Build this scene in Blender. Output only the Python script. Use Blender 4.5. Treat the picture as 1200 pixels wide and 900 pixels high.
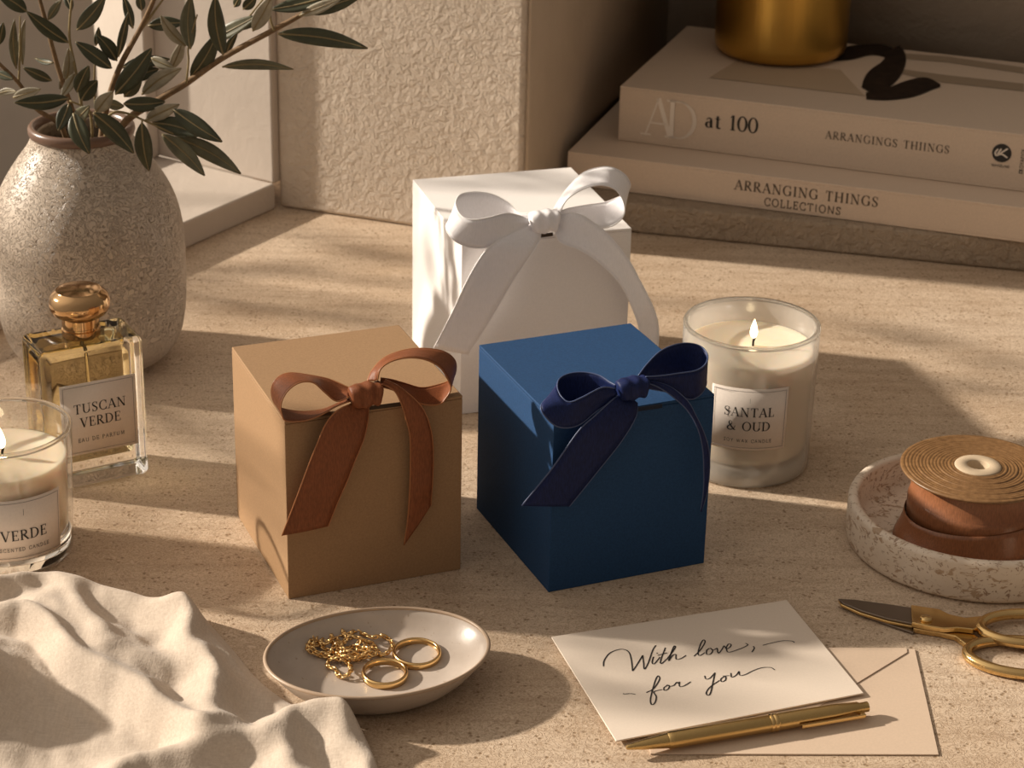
import bpy, math, random
from math import sin, cos, pi, radians, sqrt, atan2
from mathutils import Vector, Matrix
random.seed(7)
scene = bpy.context.scene
for o in list(bpy.data.objects):
    bpy.data.objects.remove(o, do_unlink=True)
COL = scene.collection

# ------------------------------------------------------------------ camera
TH, ROLL, CH, FPX = 0.4223969845551669, 0.02221845116323027, 0.6042732492284443, 2600.0
cam = bpy.data.cameras.new('camera')
cam.sensor_fit = 'HORIZONTAL'
cam.sensor_width = 36.0
cam.lens = 36.0 * FPX / 1200.0
cam.clip_start = 0.02
cam.dof.use_dof = True
cam.dof.focus_distance = 1.17
cam.dof.aperture_fstop = 24.0
camo = bpy.data.objects.new('camera', cam)
COL.objects.link(camo)
camo.matrix_world = (Matrix.Translation((0, 0, CH)) @ Matrix.Rotation(pi / 2 - TH, 4, 'X') @ Matrix.Rotation(ROLL, 4, 'Z'))
scene.camera = camo

# ------------------------------------------------------------------ light
scene.view_settings.view_transform = 'Standard'
scene.view_settings.look = 'None'
scene.view_settings.gamma = 1.0
scene.view_settings.use_curve_mapping = False
scene.view_settings.exposure = 0.0
SUN_TO = Vector((-0.979 * cos(radians(26)), 0.205 * cos(radians(26)), sin(radians(26)))).normalized()
sun = bpy.data.lights.new('sun', 'SUN')
sun.energy = 6.1
sun.angle = radians(2.0)
sun.color = (1.0, 0.89, 0.755)
suno = bpy.data.objects.new('sun', sun)
COL.objects.link(suno)
suno.rotation_euler = SUN_TO.to_track_quat('Z', 'Y').to_euler()
suno.location = (-2, 1.8, 1.2)

world = bpy.data.worlds.new('world')
scene.world = world
world.use_nodes = True
wt = world.node_tree
wt.nodes.clear()
wo = wt.nodes.new('ShaderNodeOutputWorld')
wb = wt.nodes.new('ShaderNodeBackground')
wc = wt.nodes.new('ShaderNodeTexCoord')
wd = wt.nodes.new('ShaderNodeVectorMath'); wd.operation = 'DOT_PRODUCT'
wd.inputs[1].default_value = Vector((-0.80, 0.15, 0.58)).normalized()
wr = wt.nodes.new('ShaderNodeValToRGB')
wr.color_ramp.elements[0].position = 0.0
wr.color_ramp.elements[0].color = (0.140, 0.112, 0.086, 1)
wr.color_ramp.elements[1].position = 1.0
wr.color_ramp.elements[1].color = (1.02, 0.88, 0.74, 1)
e = wr.color_ramp.elements.new(0.55); e.color = (0.245, 0.203, 0.163, 1)
e = wr.color_ramp.elements.new(0.82); e.color = (0.40, 0.335, 0.275, 1)
wm = wt.nodes.new('ShaderNodeMapRange')
wm.inputs['From Min'].default_value = -1.0
wt.links.new(wc.outputs['Generated'], wd.inputs[0])
wt.links.new(wd.outputs['Value'], wm.inputs['Value'])
wt.links.new(wm.outputs['Result'], wr.inputs['Fac'])
wt.links.new(wr.outputs['Color'], wb.inputs['Color'])
wb.inputs['Strength'].default_value = 1.0
wt.links.new(wb.outputs['Background'], wo.inputs['Surface'])

# ------------------------------------------------------------------ measuring helpers (photo pixel -> point in the place)
def ray(u, v):
    u -= 600.0; v -= 450.0
    c, s = cos(ROLL), sin(ROLL)
    u, v = c * u + s * v, -s * u + c * v
    return Vector((u / FPX, cos(TH) - v / FPX * sin(TH), -sin(TH) - v / FPX * cos(TH)))
CP = Vector((0, 0, CH))
def at(u, v, z=0.0):
    d = ray(u, v)
    return CP + d * ((z - CH) / d.z)
def at_plane(u, v, p0, n):
    d = ray(u, v)
    return CP + d * ((p0 - CP).dot(n) / d.dot(n))
def at_y(u, v, y):
    return at_plane(u, v, Vector((0, y, 0)), Vector((0, 1, 0)))

# ------------------------------------------------------------------ object helpers
class Thing:
    def __init__(self, name, label, cat, loc, group=None):
        self.o = bpy.data.objects.new(name, None)
        self.o.empty_display_size = 0.02
        COL.objects.link(self.o)
        self.loc = Vector(loc)
        self.o.location = self.loc
        self.o['label'] = label
        self.o['category'] = cat
        if group: self.o['group'] = group
    def part(self, name, vf, m, parent=None, **k):
        ob = build(name, vf, m, self.loc, **k)
        ob.parent = parent or self.o
        return ob

def build(name, vf, m, origin=(0, 0, 0), smooth=True, bevel=0, seg=2, solid=0, solid_off=0, subsurf=0, angle=None):
    vs, fs = vf
    o0 = Vector(origin)
    me = bpy.data.meshes.new(name)
    me.from_pydata([tuple(Vector(v) - o0) for v in vs], [], fs)
    me.validate()
    import bmesh
    bm = bmesh.new(); bm.from_mesh(me)
    bmesh.ops.recalc_face_normals(bm, faces=bm.faces)
    bm.to_mesh(me); bm.free()
    if smooth:
        for p in me.polygons: p.use_smooth = True
    ob = bpy.data.objects.new(name, me)
    COL.objects.link(ob)
    if m: me.materials.append(m)
    if solid:
        md = ob.modifiers.new('thickness', 'SOLIDIFY'); md.thickness = solid; md.offset = solid_off
    if bevel:
        md = ob.modifiers.new('bevel', 'BEVEL'); md.width = bevel; md.segments = seg; md.limit_method = 'ANGLE'; md.angle_limit = radians(35)
        md.harden_normals = True
    elif angle:
        try: me.set_sharp_from_angle(angle=radians(angle))
        except Exception: pass
    if subsurf:
        md = ob.modifiers.new('subdivision', 'SUBSURF'); md.levels = subsurf; md.render_levels = subsurf
    return ob

def single(name, vf, m, label, cat, loc, group=None, **k):
    ob = build(name, vf, m, loc, **k)
    ob.location = loc
    ob['label'] = label; ob['category'] = cat
    if group: ob['group'] = group
    return ob

def struct(name, vf, m, **k):
    ob = build(name, vf, m, **k)
    ob['kind'] = 'structure'
    return ob

def join(*vfs):
    V, Fc = [], []
    for vs, fs in vfs:
        n = len(V); V += [Vector(v) for v in vs]; Fc += [tuple(i + n for i in f) for f in fs]
    return V, Fc

def boxf(o, a, b, c):
    """box from corner o and edge vectors a, b, c"""
    o, a, b, c = Vector(o), Vector(a), Vector(b), Vector(c)
    v = [o, o + a, o + a + b, o + b, o + c, o + a + c, o + a + b + c, o + b + c]
    return v, [(0, 3, 2, 1), (4, 5, 6, 7), (0, 1, 5, 4), (1, 2, 6, 5), (2, 3, 7, 6), (3, 0, 4, 7)]

def prism(poly, z0, z1):
    n = len(poly)
    v = [Vector((p[0], p[1], z0)) for p in poly] + [Vector((p[0], p[1], z1)) for p in poly]
    return v, [tuple(range(n - 1, -1, -1)), tuple(range(n, 2 * n))] + [(i, (i + 1) % n, (i + 1) % n + n, i + n) for i in range(n)]

def lathe(prof, c, seg=64, sx=1.0, sy=1.0, rot=0.0, cap0=False, cap1=False, wob=None):
    c = Vector(c); v = []; f = []; n = len(prof)
    for j in range(seg):
        t = 2 * pi * j / seg
        for (r, z) in prof:
            k = wob(t, z) if wob else 1.0
            x, y = r * k * sx * cos(t), r * k * sy * sin(t)
            v.append(c + Vector((x * cos(rot) - y * sin(rot), x * sin(rot) + y * cos(rot), z)))
    for j in range(seg):
        k = (j + 1) % seg
        for i in range(n - 1):
            f.append((j * n + i, k * n + i, k * n + i + 1, j * n + i + 1))
    if cap0: f.append(tuple(j * n for j in range(seg))[::-1])
    if cap1: f.append(tuple(j * n + n - 1 for j in range(seg)))
    return v, f

def catmull(P, k=6):
    P = [Vector(p) for p in P]; out = []
    n = len(P)
    for i in range(n - 1):
        p0 = P[i - 1] if i > 0 else P[0] * 2 - P[1]
        p1, p2 = P[i], P[i + 1]
        p3 = P[i + 2] if i + 2 < n else P[-1] * 2 - P[-2]
        for j in range(k):
            t = j / k
            out.append(0.5 * ((2 * p1) + (p2 - p0) * t + (2 * p0 - 5 * p1 + 4 * p2 - p3) * t * t + (3 * p1 - p0 - 3 * p2 + p3) * t ** 3))
    out.append(P[-1])
    return out

def tube(P, r, seg=8, closed=False, flat=None):
    P = [Vector(p) for p in P]; n = len(P)
    R = r if isinstance(r, (list, tuple)) else [r] * n
    v, f = [], []
    up = None
    for i in range(n):
        if closed: d = P[(i + 1) % n] - P[i - 1]
        else: d = P[min(i + 1, n - 1)] - P[max(i - 1, 0)]
        d.normalize()
        if up is None:
            up = Vector((0, 0, 1)) if abs(d.z) < 0.9 else Vector((1, 0, 0))
        s = d.cross(up)
        if s.length < 1e-6: s = d.orthogonal()
        s.normalize(); up = s.cross(d).normalized()
        for j in range(seg):
            t = 2 * pi * j / seg
            fl = flat or 1.0
            v.append(P[i] + (s * cos(t) + up * sin(t) * fl) * R[i])
    m = n if closed else n - 1
    for i in range(m):
        a, b = i * seg, ((i + 1) % n) * seg
        for j in range(seg):
            k = (j + 1) % seg
            f.append((a + j, a + k, b + k, b + j))
    if not closed:
        f.append(tuple(range(seg - 1, -1, -1))); f.append(tuple((n - 1) * seg + j for j in range(seg)))
    return v, f

def grid(rows):
    n, m = len(rows), len(rows[0]); v = [Vector(p) for r in rows for p in r]
    return v, [(i * m + j, i * m + j + 1, (i + 1) * m + j + 1, (i + 1) * m + j) for i in range(n - 1) for j in range(m - 1)]

# ------------------------------------------------------------------ materials
class NT:
    def __init__(self, name):
        self.m = bpy.data.materials.new(name); self.m.use_nodes = True
        self.t = self.m.node_tree; self.N = self.t.nodes; self.L = self.t.links
        self.b = self.N['Principled BSDF']; self.out = self.N['Material Output']
        self._co = None
    def co(self):
        if not self._co: self._co = self.N.new('ShaderNodeTexCoord')
        return self._co.outputs['Object']
    def map(self, scale=(1, 1, 1), rot=(0, 0, 0)):
        n = self.N.new('ShaderNodeMapping'); n.inputs['Scale'].default_value = scale; n.inputs['Rotation'].default_value = rot
        self.L.new(self.co(), n.inputs['Vector']); return n.outputs['Vector']
    def noise(self, scale, detail=4, rough=0.6, vec=None, dist=0):
        n = self.N.new('ShaderNodeTexNoise'); n.inputs['Scale'].default_value = scale; n.inputs['Detail'].default_value = detail
        n.inputs['Roughness'].default_value = rough; n.inputs['Distortion'].default_value = dist
        self.L.new(vec or self.co(), n.inputs['Vector']); return n.outputs['Fac']
    def voro(self, scale, vec=None, feat='F1', rnd=1.0):
        n = self.N.new('ShaderNodeTexVoronoi'); n.feature = feat; n.inputs['Scale'].default_value = scale
        n.inputs['Randomness'].default_value = rnd
        self.L.new(vec or self.co(), n.inputs['Vector']); return n.outputs['Distance']
    def wave(self, scale, dirn='X', vec=None, dist=0, detail=2, kind='BANDS'):
        n = self.N.new('ShaderNodeTexWave'); n.wave_type = kind
        if kind == 'BANDS': n.bands_direction = dirn
        else: n.rings_direction = dirn
        n.inputs['Scale'].default_value = scale; n.inputs['Distortion'].default_value = dist; n.inputs['Detail'].default_value = detail
        self.L.new(vec or self.co(), n.inputs['Vector']); return n.outputs['Fac']
    def ramp(self, fac, stops):
        n = self.N.new('ShaderNodeValToRGB'); el = n.color_ramp.elements
        while len(el) < len(stops): el.new(0.5)
        for e_, (p, c) in zip(el, stops):
            e_.position = p; e_.color = (c, c, c, 1) if isinstance(c, (int, float)) else tuple(c) + (1,)
        self.L.new(fac, n.inputs['Fac']); return n.outputs['Color']
    def mix(self, fac, a, b, mode='MIX'):
        n = self.N.new('ShaderNodeMix'); n.data_type = 'RGBA'; n.blend_type = mode
        for i, x in ((0, fac), (6, a), (7, b)):
            if isinstance(x, (int, float)): n.inputs[i].default_value = x if i == 0 else (x, x, x, 1)
            elif isinstance(x, (tuple, list)): n.inputs[i].default_value = tuple(x) + (1,)
            else: self.L.new(x, n.inputs[i])
        return n.outputs[2]
    def math(self, op, a, b=None):
        n = self.N.new('ShaderNodeMath'); n.operation = op
        for i, x in ((0, a), (1, b)):
            if x is None: continue
            if isinstance(x, (int, float)): n.inputs[i].default_value = x
            else: self.L.new(x, n.inputs[i])
        return n.outputs[0]
    def color(self, c):
        i = self.b.inputs['Base Color']
        if isinstance(c, (tuple, list)): i.default_value = tuple(c) + (1,)
        else: self.L.new(c, i)
    def set(self, **k):
        for n, x in k.items():
            self.b.inputs[n.replace('_', ' ')].default_value = x
    def bump(self, h, dist, strength=1.0):
        n = self.N.new('ShaderNodeBump'); n.inputs['Distance'].default_value = dist; n.inputs['Strength'].default_value = strength
        self.L.new(h, n.inputs['Height']); self.L.new(n.outputs['Normal'], self.b.inputs['Normal'])

def plain(name, c, rough=0.6, metal=0.0, **k):
    n = NT(name); n.color(c); n.set(Roughness=rough, Metallic=metal, **k); return n.m

def mat_travertine(name, base, dark, light):
    n = NT(name)
    big = n.noise(6, 3, 0.55)
    streak = n.noise(45, 5, 0.65, n.map((0.30, 2.4, 1), (0, 0, radians(12))))
    worm = n.noise(160, 2, 0.5, dist=2.8)
    ridge = n.math('ABSOLUTE', n.math('SUBTRACT', worm, 0.5))
    line = n.ramp(ridge, [(0.0, 1.0), (0.06, 0.0)])
    fine = n.noise(900, 2, 0.6)
    pit = n.voro(260)
    c = n.mix(n.ramp(big, [(0.35, 0.0), (0.7, 1.0)]), base, light)
    c = n.mix(n.ramp(streak, [(0.36, 0.26), (0.54, 0.0)]), c, dark)
    c = n.mix(n.ramp(streak, [(0.58, 0.0), (0.72, 0.25)]), c, light)
    c = n.mix(n.math('MULTIPLY', line, 0.52), c, dark)
    c = n.mix(n.ramp(worm, [(0.60, 0.0), (0.72, 0.55)]), c, light)
    c = n.mix(n.ramp(fine, [(0.32, 0.45), (0.5, 0.0)]), c, dark)
    spk = n.math('MULTIPLY', n.ramp(pit, [(0.14, 1.0), (0.32, 0.0)]), n.ramp(n.noise(90, 2), [(0.42, 0.0), (0.56, 0.75)]))
    c = n.mix(spk, c, (0.20, 0.115, 0.05))
    n.color(c); n.set(Roughness=0.5); n.b.inputs['Specular IOR Level'].default_value = 0.35
    h = n.math('SUBTRACT', n.math('MULTIPLY', line, -0.5), spk)
    n.bump(h, 0.0005, 0.5)
    return n.m

def mat_plaster(name, c1, c2, bump=0.004, sc=60, rough=0.9, fine=1.0):
    n = NT(name)
    a = n.noise(9, 4, 0.6); b = n.noise(sc, 6, 0.62, dist=0.5); d = n.noise(sc * 4, 3, 0.6)
    n.color(n.mix(n.ramp(a, [(0.3, 0.0), (0.7, 1.0)]), c1, c2)); n.set(Roughness=rough)
    n.b.inputs['Specular IOR Level'].default_value = 0.15
    n.bump(n.math('ADD', b, n.math('MULTIPLY', d, 0.25 * fine)), bump, 0.8)
    return n.m

def mat_card(name, c, spread=0.10, sc=900, bump=0.00012, rough=0.75):
    n = NT(name)
    a = n.noise(sc, 3, 0.6); b = n.noise(40, 3, 0.5)
    lo = tuple(x * (1 - spread) for x in c); hi = tuple(min(1, x * (1 + spread)) for x in c)
    k = n.mix(n.ramp(a, [(0.3, 0.0), (0.7, 1.0)]), lo, hi)
    k = n.mix(n.math('MULTIPLY', b, 0.15), k, lo)
    n.color(k); n.set(Roughness=rough); n.b.inputs['Specular IOR Level'].default_value = 0.25
    n.bump(a, bump, 0.6)
    return n.m

def mat_ribbon(name, c, spread=0.22, rough=0.5, spec=0.25, sheen=0.0):
    n = NT(name)
    w = n.noise(1500, 2, 0.5, n.map((1, 1, 0.2)))
    lo = tuple(x * (1 - spread) for x in c); hi = tuple(min(1, x * (1 + spread)) for x in c)
    n.color(n.mix(n.ramp(w, [(0.3, 0.0), (0.7, 1.0)]), lo, hi)); n.set(Roughness=rough)
    n.b.inputs['Sheen Weight'].default_value = sheen
    n.b.inputs['Specular IOR Level'].default_value = spec
    n.bump(n.math('ADD', n.math('MULTIPLY', w, 0.10), n.noise(110, 3, 0.5)), 0.0009, 0.5)
    return n.m

def mat_thin_glass(name, tint=(0.97, 0.96, 0.94), frost=0.0, frost_col=(0.9, 0.87, 0.82), rough=0.03, ior=1.5):
    """thin clear (or frosted) glass wall: transmits straight on, reflects by Fresnel"""
    n = NT(name)
    tr = n.N.new('ShaderNodeBsdfTransparent'); tr.inputs['Color'].default_value = tint + (1,)
    gl = n.N.new('ShaderNodeBsdfGlossy'); gl.inputs['Roughness'].default_value = rough
    lw = n.N.new('ShaderNodeLayerWeight'); lw.inputs['Blend'].default_value = 0.5
    fr = n.N.new('ShaderNodeMath'); fr.operation = 'MULTIPLY_ADD'; fr.inputs[1].default_value = 0.92; fr.inputs[2].default_value = 0.07
    n.L.new(n.math('POWER', lw.outputs['Facing'], 4.5), fr.inputs[0])
    src = tr.outputs[0]
    if frost:
        df = n.N.new('ShaderNodeBsdfDiffuse'); df.inputs['Color'].default_value = frost_col + (1,)
        tl = n.N.new('ShaderNodeBsdfTranslucent'); tl.inputs['Color'].default_value = frost_col + (1,)
        m1 = n.N.new('ShaderNodeMixShader'); m1.inputs[0].default_value = 0.5
        n.L.new(df.outputs[0], m1.inputs[1]); n.L.new(tl.outputs[0], m1.inputs[2])
        m2 = n.N.new('ShaderNodeMixShader'); m2.inputs[0].default_value = frost
        n.L.new(src, m2.inputs[1]); n.L.new(m1.outputs[0], m2.inputs[2]); src = m2.outputs[0]
    mx = n.N.new('ShaderNodeMixShader')
    n.L.new(fr.outputs[0], mx.inputs[0]); n.L.new(src, mx.inputs[1]); n.L.new(gl.outputs[0], mx.inputs[2])
    n.L.new(mx.outputs[0], n.out.inputs['Surface'])
    return n.m

M = {}
M['table'] = mat_travertine('travertine_table', (0.57, 0.43, 0.30), (0.28, 0.175, 0.10), (0.71, 0.58, 0.445))
M['pillar'] = mat_plaster('rough_plaster', (0.66, 0.555, 0.445), (0.74, 0.63, 0.515), 0.0065, 150)
M['niche'] = mat_plaster('smooth_plaster', (0.60, 0.51, 0.415), (0.68, 0.58, 0.475), 0.0012, 70)
M['niche_side_shade'] = mat_plaster('shade_painted_plaster', (0.47, 0.39, 0.305), (0.54, 0.45, 0.36), 0.0012, 70)  # the niche plaster again, darkened to hold the side face's shade
M['ledge'] = mat_plaster('ledge_plaster', (0.50, 0.39, 0.285), (0.60, 0.48, 0.36), 0.020, 130)
M['sill'] = mat_plaster('pale_plaster', (0.50, 0.435, 0.375), (0.55, 0.48, 0.415), 0.0007, 60)
M['outside'] = mat_plaster('outside_plaster', (0.60, 0.52, 0.445), (0.66, 0.575, 0.495), 0.001, 20)
M['kraft'] = mat_card('kraft_board', (0.335, 0.208, 0.112), 0.10)
M['kraft_edge'] = mat_card('kraft_edge', (0.50, 0.32, 0.18), 0.06)
M['navy'] = mat_card('navy_board', (0.016, 0.058, 0.150), 0.16)
M['white'] = mat_card('white_board', (0.84, 0.81, 0.79), 0.03)
M['rib_brown'] = mat_ribbon('rust_ribbon', (0.20, 0.064, 0.024))
M['rib_gold'] = plain('copper_thread', (0.33, 0.125, 0.042), 0.4)
M['rib_navy'] = mat_ribbon('navy_ribbon', (0.010, 0.018, 0.075), 0.25, 0.5, 0.15)
M['rib_navy_edge'] = plain('navy_thread', (0.05, 0.075, 0.17), 0.5)
M['rib_white'] = mat_ribbon('white_ribbon', (0.90, 0.885, 0.905), 0.035, 0.38, 0.35)
M['rib_white_edge'] = plain('white_thread', (0.88, 0.86, 0.86), 0.5)
M['slot'] = plain('dark_slot', (0.05, 0.03, 0.015), 0.8)
M['slot_navy'] = plain('navy_slot', (0.004, 0.010, 0.03), 0.8)
M['ink'] = plain('black_ink', (0.018, 0.016, 0.016), 0.6)
M['ink_brown'] = plain('brown_ink', (0.10, 0.075, 0.055), 0.6)
M['ink_pale'] = plain('pale_ink', (0.82, 0.74, 0.65), 0.6)
M['ink_soft'] = plain('soft_grey_ink', (0.30, 0.26, 0.23), 0.6)
M['label'] = mat_card('label_paper', (0.80, 0.71, 0.63), 0.03, 700, 0.00004)
M['label_line'] = plain('label_border', (0.27, 0.23, 0.22), 0.6)
M['card'] = mat_card('card_paper', (0.74, 0.64, 0.54), 0.03, 800, 0.00004)
M['envelope'] = mat_card('envelope_paper', (0.62, 0.48, 0.36), 0.04, 800, 0.00004)
M['book1'] = mat_card('book_cloth', (0.66, 0.54, 0.43), 0.06, 900, 0.00006)
M['book2'] = mat_card('book_paper', (0.68, 0.55, 0.435), 0.06, 900, 0.00006)
M['pages'] = plain('page_block', (0.62, 0.53, 0.42), 0.8)
M['art_dark'] = mat_card('dark_brush_ink', (0.022, 0.012, 0.007), 0.5, 120, 0.0)
M['art_tan'] = plain('tan_print', (0.50, 0.39, 0.28), 0.6)
M['art_stripe'] = plain('stripe_print', (0.36, 0.28, 0.20), 0.6)

def mat_brass(name, c, rough, brush=0.0):
    n = NT(name); n.color(c); n.set(Metallic=1.0, Roughness=rough)
    if brush:
        w = n.noise(260, 3, 0.6, n.map((1, 1, 0.03)))
        n.bump(w, brush, 0.5)
    return n.m
M['pot'] = mat_brass('brushed_brass', (0.64, 0.39, 0.09), 0.33, 0.0004)
M['brass'] = mat_brass('polished_brass', (0.72, 0.50, 0.22), 0.2)
M['cap'] = mat_brass('rose_gold_cap', (0.60, 0.385, 0.195), 0.12)
M['gold'] = mat_brass('jewellery_gold', (0.80, 0.54, 0.24), 0.18)
M['pen'] = mat_brass('pen_brass', (0.62, 0.43, 0.18), 0.27, 0.0002)
M['steel'] = mat_brass('dark_steel', (0.23, 0.19, 0.16), 0.38)

def mat_vase():
    n = NT('vase_glaze')
    worm = n.noise(175, 2, 0.5, dist=2.6)
    ridge = n.math('ABSOLUTE', n.math('SUBTRACT', worm, 0.5))
    line = n.ramp(ridge, [(0.0, 1.0), (0.05, 0.0)])
    pit = n.ramp(n.voro(190), [(0.08, 1.0), (0.2, 0.0)])
    big = n.noise(18, 3, 0.6)
    c = n.mix(n.ramp(big, [(0.3, 0.0), (0.7, 1.0)]), (0.50, 0.415, 0.33), (0.60, 0.51, 0.42))
    c = n.mix(n.math('MULTIPLY', line, 0.45), c, (0.34, 0.26, 0.19))
    c = n.mix(n.math('MULTIPLY', pit, 0.5), c, (0.24, 0.17, 0.115))
    n.color(c); n.set(Roughness=0.42); n.b.inputs['Specular IOR Level'].default_value = 0.4
    n.bump(n.math('SUBTRACT', n.math('MULTIPLY', line, -0.7), pit), 0.0016, 0.8)
    return n.m
M['vase'] = mat_vase()
M['vase_rim'] = plain('brown_glaze', (0.16, 0.095, 0.065), 0.3)

def mat_tray():
    n = NT('flecked_stone')
    chip = n.noise(120, 3, 0.6, n.map((1, 1, 1.9)), 1.2)
    chip2 = n.noise(300, 2, 0.6, dist=1.0)
    big = n.noise(25, 3)
    c = n.mix(n.ramp(big, [(0.35, 0.0), (0.65, 1.0)]), (0.68, 0.57, 0.455), (0.76, 0.66, 0.545))
    c = n.mix(n.ramp(chip, [(0.555, 0.0), (0.62, 0.8)]), c, (0.38, 0.245, 0.14))
    c = n.mix(n.ramp(chip2, [(0.60, 0.0), (0.68, 0.8)]), c, (0.25, 0.14, 0.075))
    n.color(c); n.set(Roughness=0.5); n.bump(chip2, 0.0003, 0.5)
    return n.m
M['tray'] = mat_tray()

def mat_plate():
    n = NT('stoneware_glaze')
    a = n.noise(45, 4, 0.6); b = n.noise(350, 2, 0.6)
    c = n.mix(n.ramp(a, [(0.3, 0.0), (0.7, 1.0)]), (0.42, 0.355, 0.30), (0.50, 0.43, 0.37))
    c = n.mix(n.ramp(b, [(0.66, 0.0), (0.74, 0.6)]), c, (0.28, 0.19, 0.12))
    n.color(c); n.set(Roughness=0.32); n.bump(a, 0.0006, 0.5)
    return n.m
M['plate'] = mat_plate()
M['plate_rim'] = plain('bare_clay_rim', (0.42, 0.31, 0.22), 0.4)

def mat_linen():
    n = NT('washed_linen')
    w = n.math('ADD', n.noise(900, 2, 0.6, n.map((1, 0.15, 1), (0, 0, 0.4))), n.noise(900, 2, 0.6, n.map((0.15, 1, 1), (0, 0, 0.4))))
    w = n.math('MULTIPLY', w, 0.5)
    n.color(n.mix(n.ramp(w, [(0.35, 0.0), (0.65, 1.0)]), (0.50, 0.415, 0.335), (0.60, 0.51, 0.42))); n.set(Roughness=0.95)
    n.b.inputs['Specular IOR Level'].default_value = 0.1
    n.b.inputs['Sheen Weight'].default_value = 0.15
    cr = n.noise(70, 5, 0.65)
    n.bump(n.math('ADD', n.math('MULTIPLY', w, 0.35), n.math('MULTIPLY', cr, 0.8)), 0.0014, 0.6)
    return n.m
M['linen'] = mat_linen()

def mat_leaf(name, c, vein):
    n = NT(name)
    a = n.noise(90, 3, 0.6)
    lo = tuple(x * 0.72 for x in c); hi = tuple(x * 1.25 for x in c)
    n.color(n.mix(n.ramp(a, [(0.3, 0.0), (0.7, 1.0)]), lo, hi)); n.set(Roughness=0.42)
    n.b.inputs['Specular IOR Level'].default_value = 0.4
    n.bump(a, 0.0004, 0.5)
    return n.m
M['leaf_dark'] = mat_leaf('olive_leaf_top', (0.055, 0.060, 0.032), None)
M['leaf_mid'] = mat_leaf('olive_leaf_mid', (0.12, 0.115, 0.068), None)
M['leaf_pale'] = mat_leaf('olive_leaf_underside', (0.33, 0.30, 0.225), None)
M['leaf_rib'] = plain('leaf_midrib', (0.22, 0.17, 0.08), 0.5)
M['stem'] = mat_card('olive_bark', (0.20, 0.125, 0.065), 0.3, 300, 0.0003)
M['twig'] = mat_card('olive_twig', (0.26, 0.20, 0.10), 0.2, 300, 0.0002)

def mat_wax():
    n = NT('cream_wax'); n.color((0.86, 0.74, 0.57)); n.set(Roughness=0.45)
    n.b.inputs['Subsurface Weight'].default_value = 0.6
    n.b.inputs['Subsurface Radius'].default_value = (1.0, 0.6, 0.35)
    n.b.inputs['Subsurface Scale'].default_value = 0.008
    return n.m
M['wax'] = mat_wax()
M['glass_clear'] = mat_thin_glass('clear_glass')
M['glass_frost'] = mat_thin_glass('frosted_glass', frost=0.34, rough=0.12)
M['glass_base'] = mat_thin_glass('frosted_base', frost=0.62, frost_col=(0.82, 0.77, 0.70), rough=0.2)
def mat_solid_glass(name, col, ior, rough=0.0):
    n = NT(name); n.color(col); n.set(Roughness=rough, IOR=ior); n.b.inputs['Transmission Weight'].default_value = 1.0; return n.m
M['bottle'] = mat_solid_glass('bottle_glass', (1.0, 0.985, 0.95), 1.45)
M['perfume'] = mat_solid_glass('amber_perfume', (0.985, 0.87, 0.55), 1.06)
M['tube'] = mat_solid_glass('dip_tube', (0.98, 0.90, 0.68), 1.10)
def mat_flame():
    n = NT('candle_flame'); n.color((1, 0.8, 0.5))
    n.b.inputs['Emission Color'].default_value = (1.0, 0.80, 0.48, 1); n.b.inputs['Emission Strength'].default_value = 7.0
    return n.m
M['flame'] = mat_flame()
M['wick'] = plain('burnt_wick', (0.02, 0.012, 0.01), 0.9)
def mat_coil():
    n = NT('wound_ribbon_edge')
    w = n.noise(300, 3, 0.6)
    n.color(n.mix(n.ramp(w, [(0.3, 0.0), (0.7, 1.0)]), (0.15, 0.075, 0.028), (0.25, 0.135, 0.055))); n.set(Roughness=0.38)
    return n.m
M['coil'] = mat_coil()
M['rib_copper'] = mat_ribbon('copper_satin', (0.26, 0.10, 0.042), 0.2, 0.32, 0.5)
M['hub'] = mat_card('cream_card_core', (0.52, 0.41, 0.285), 0.05)

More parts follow.
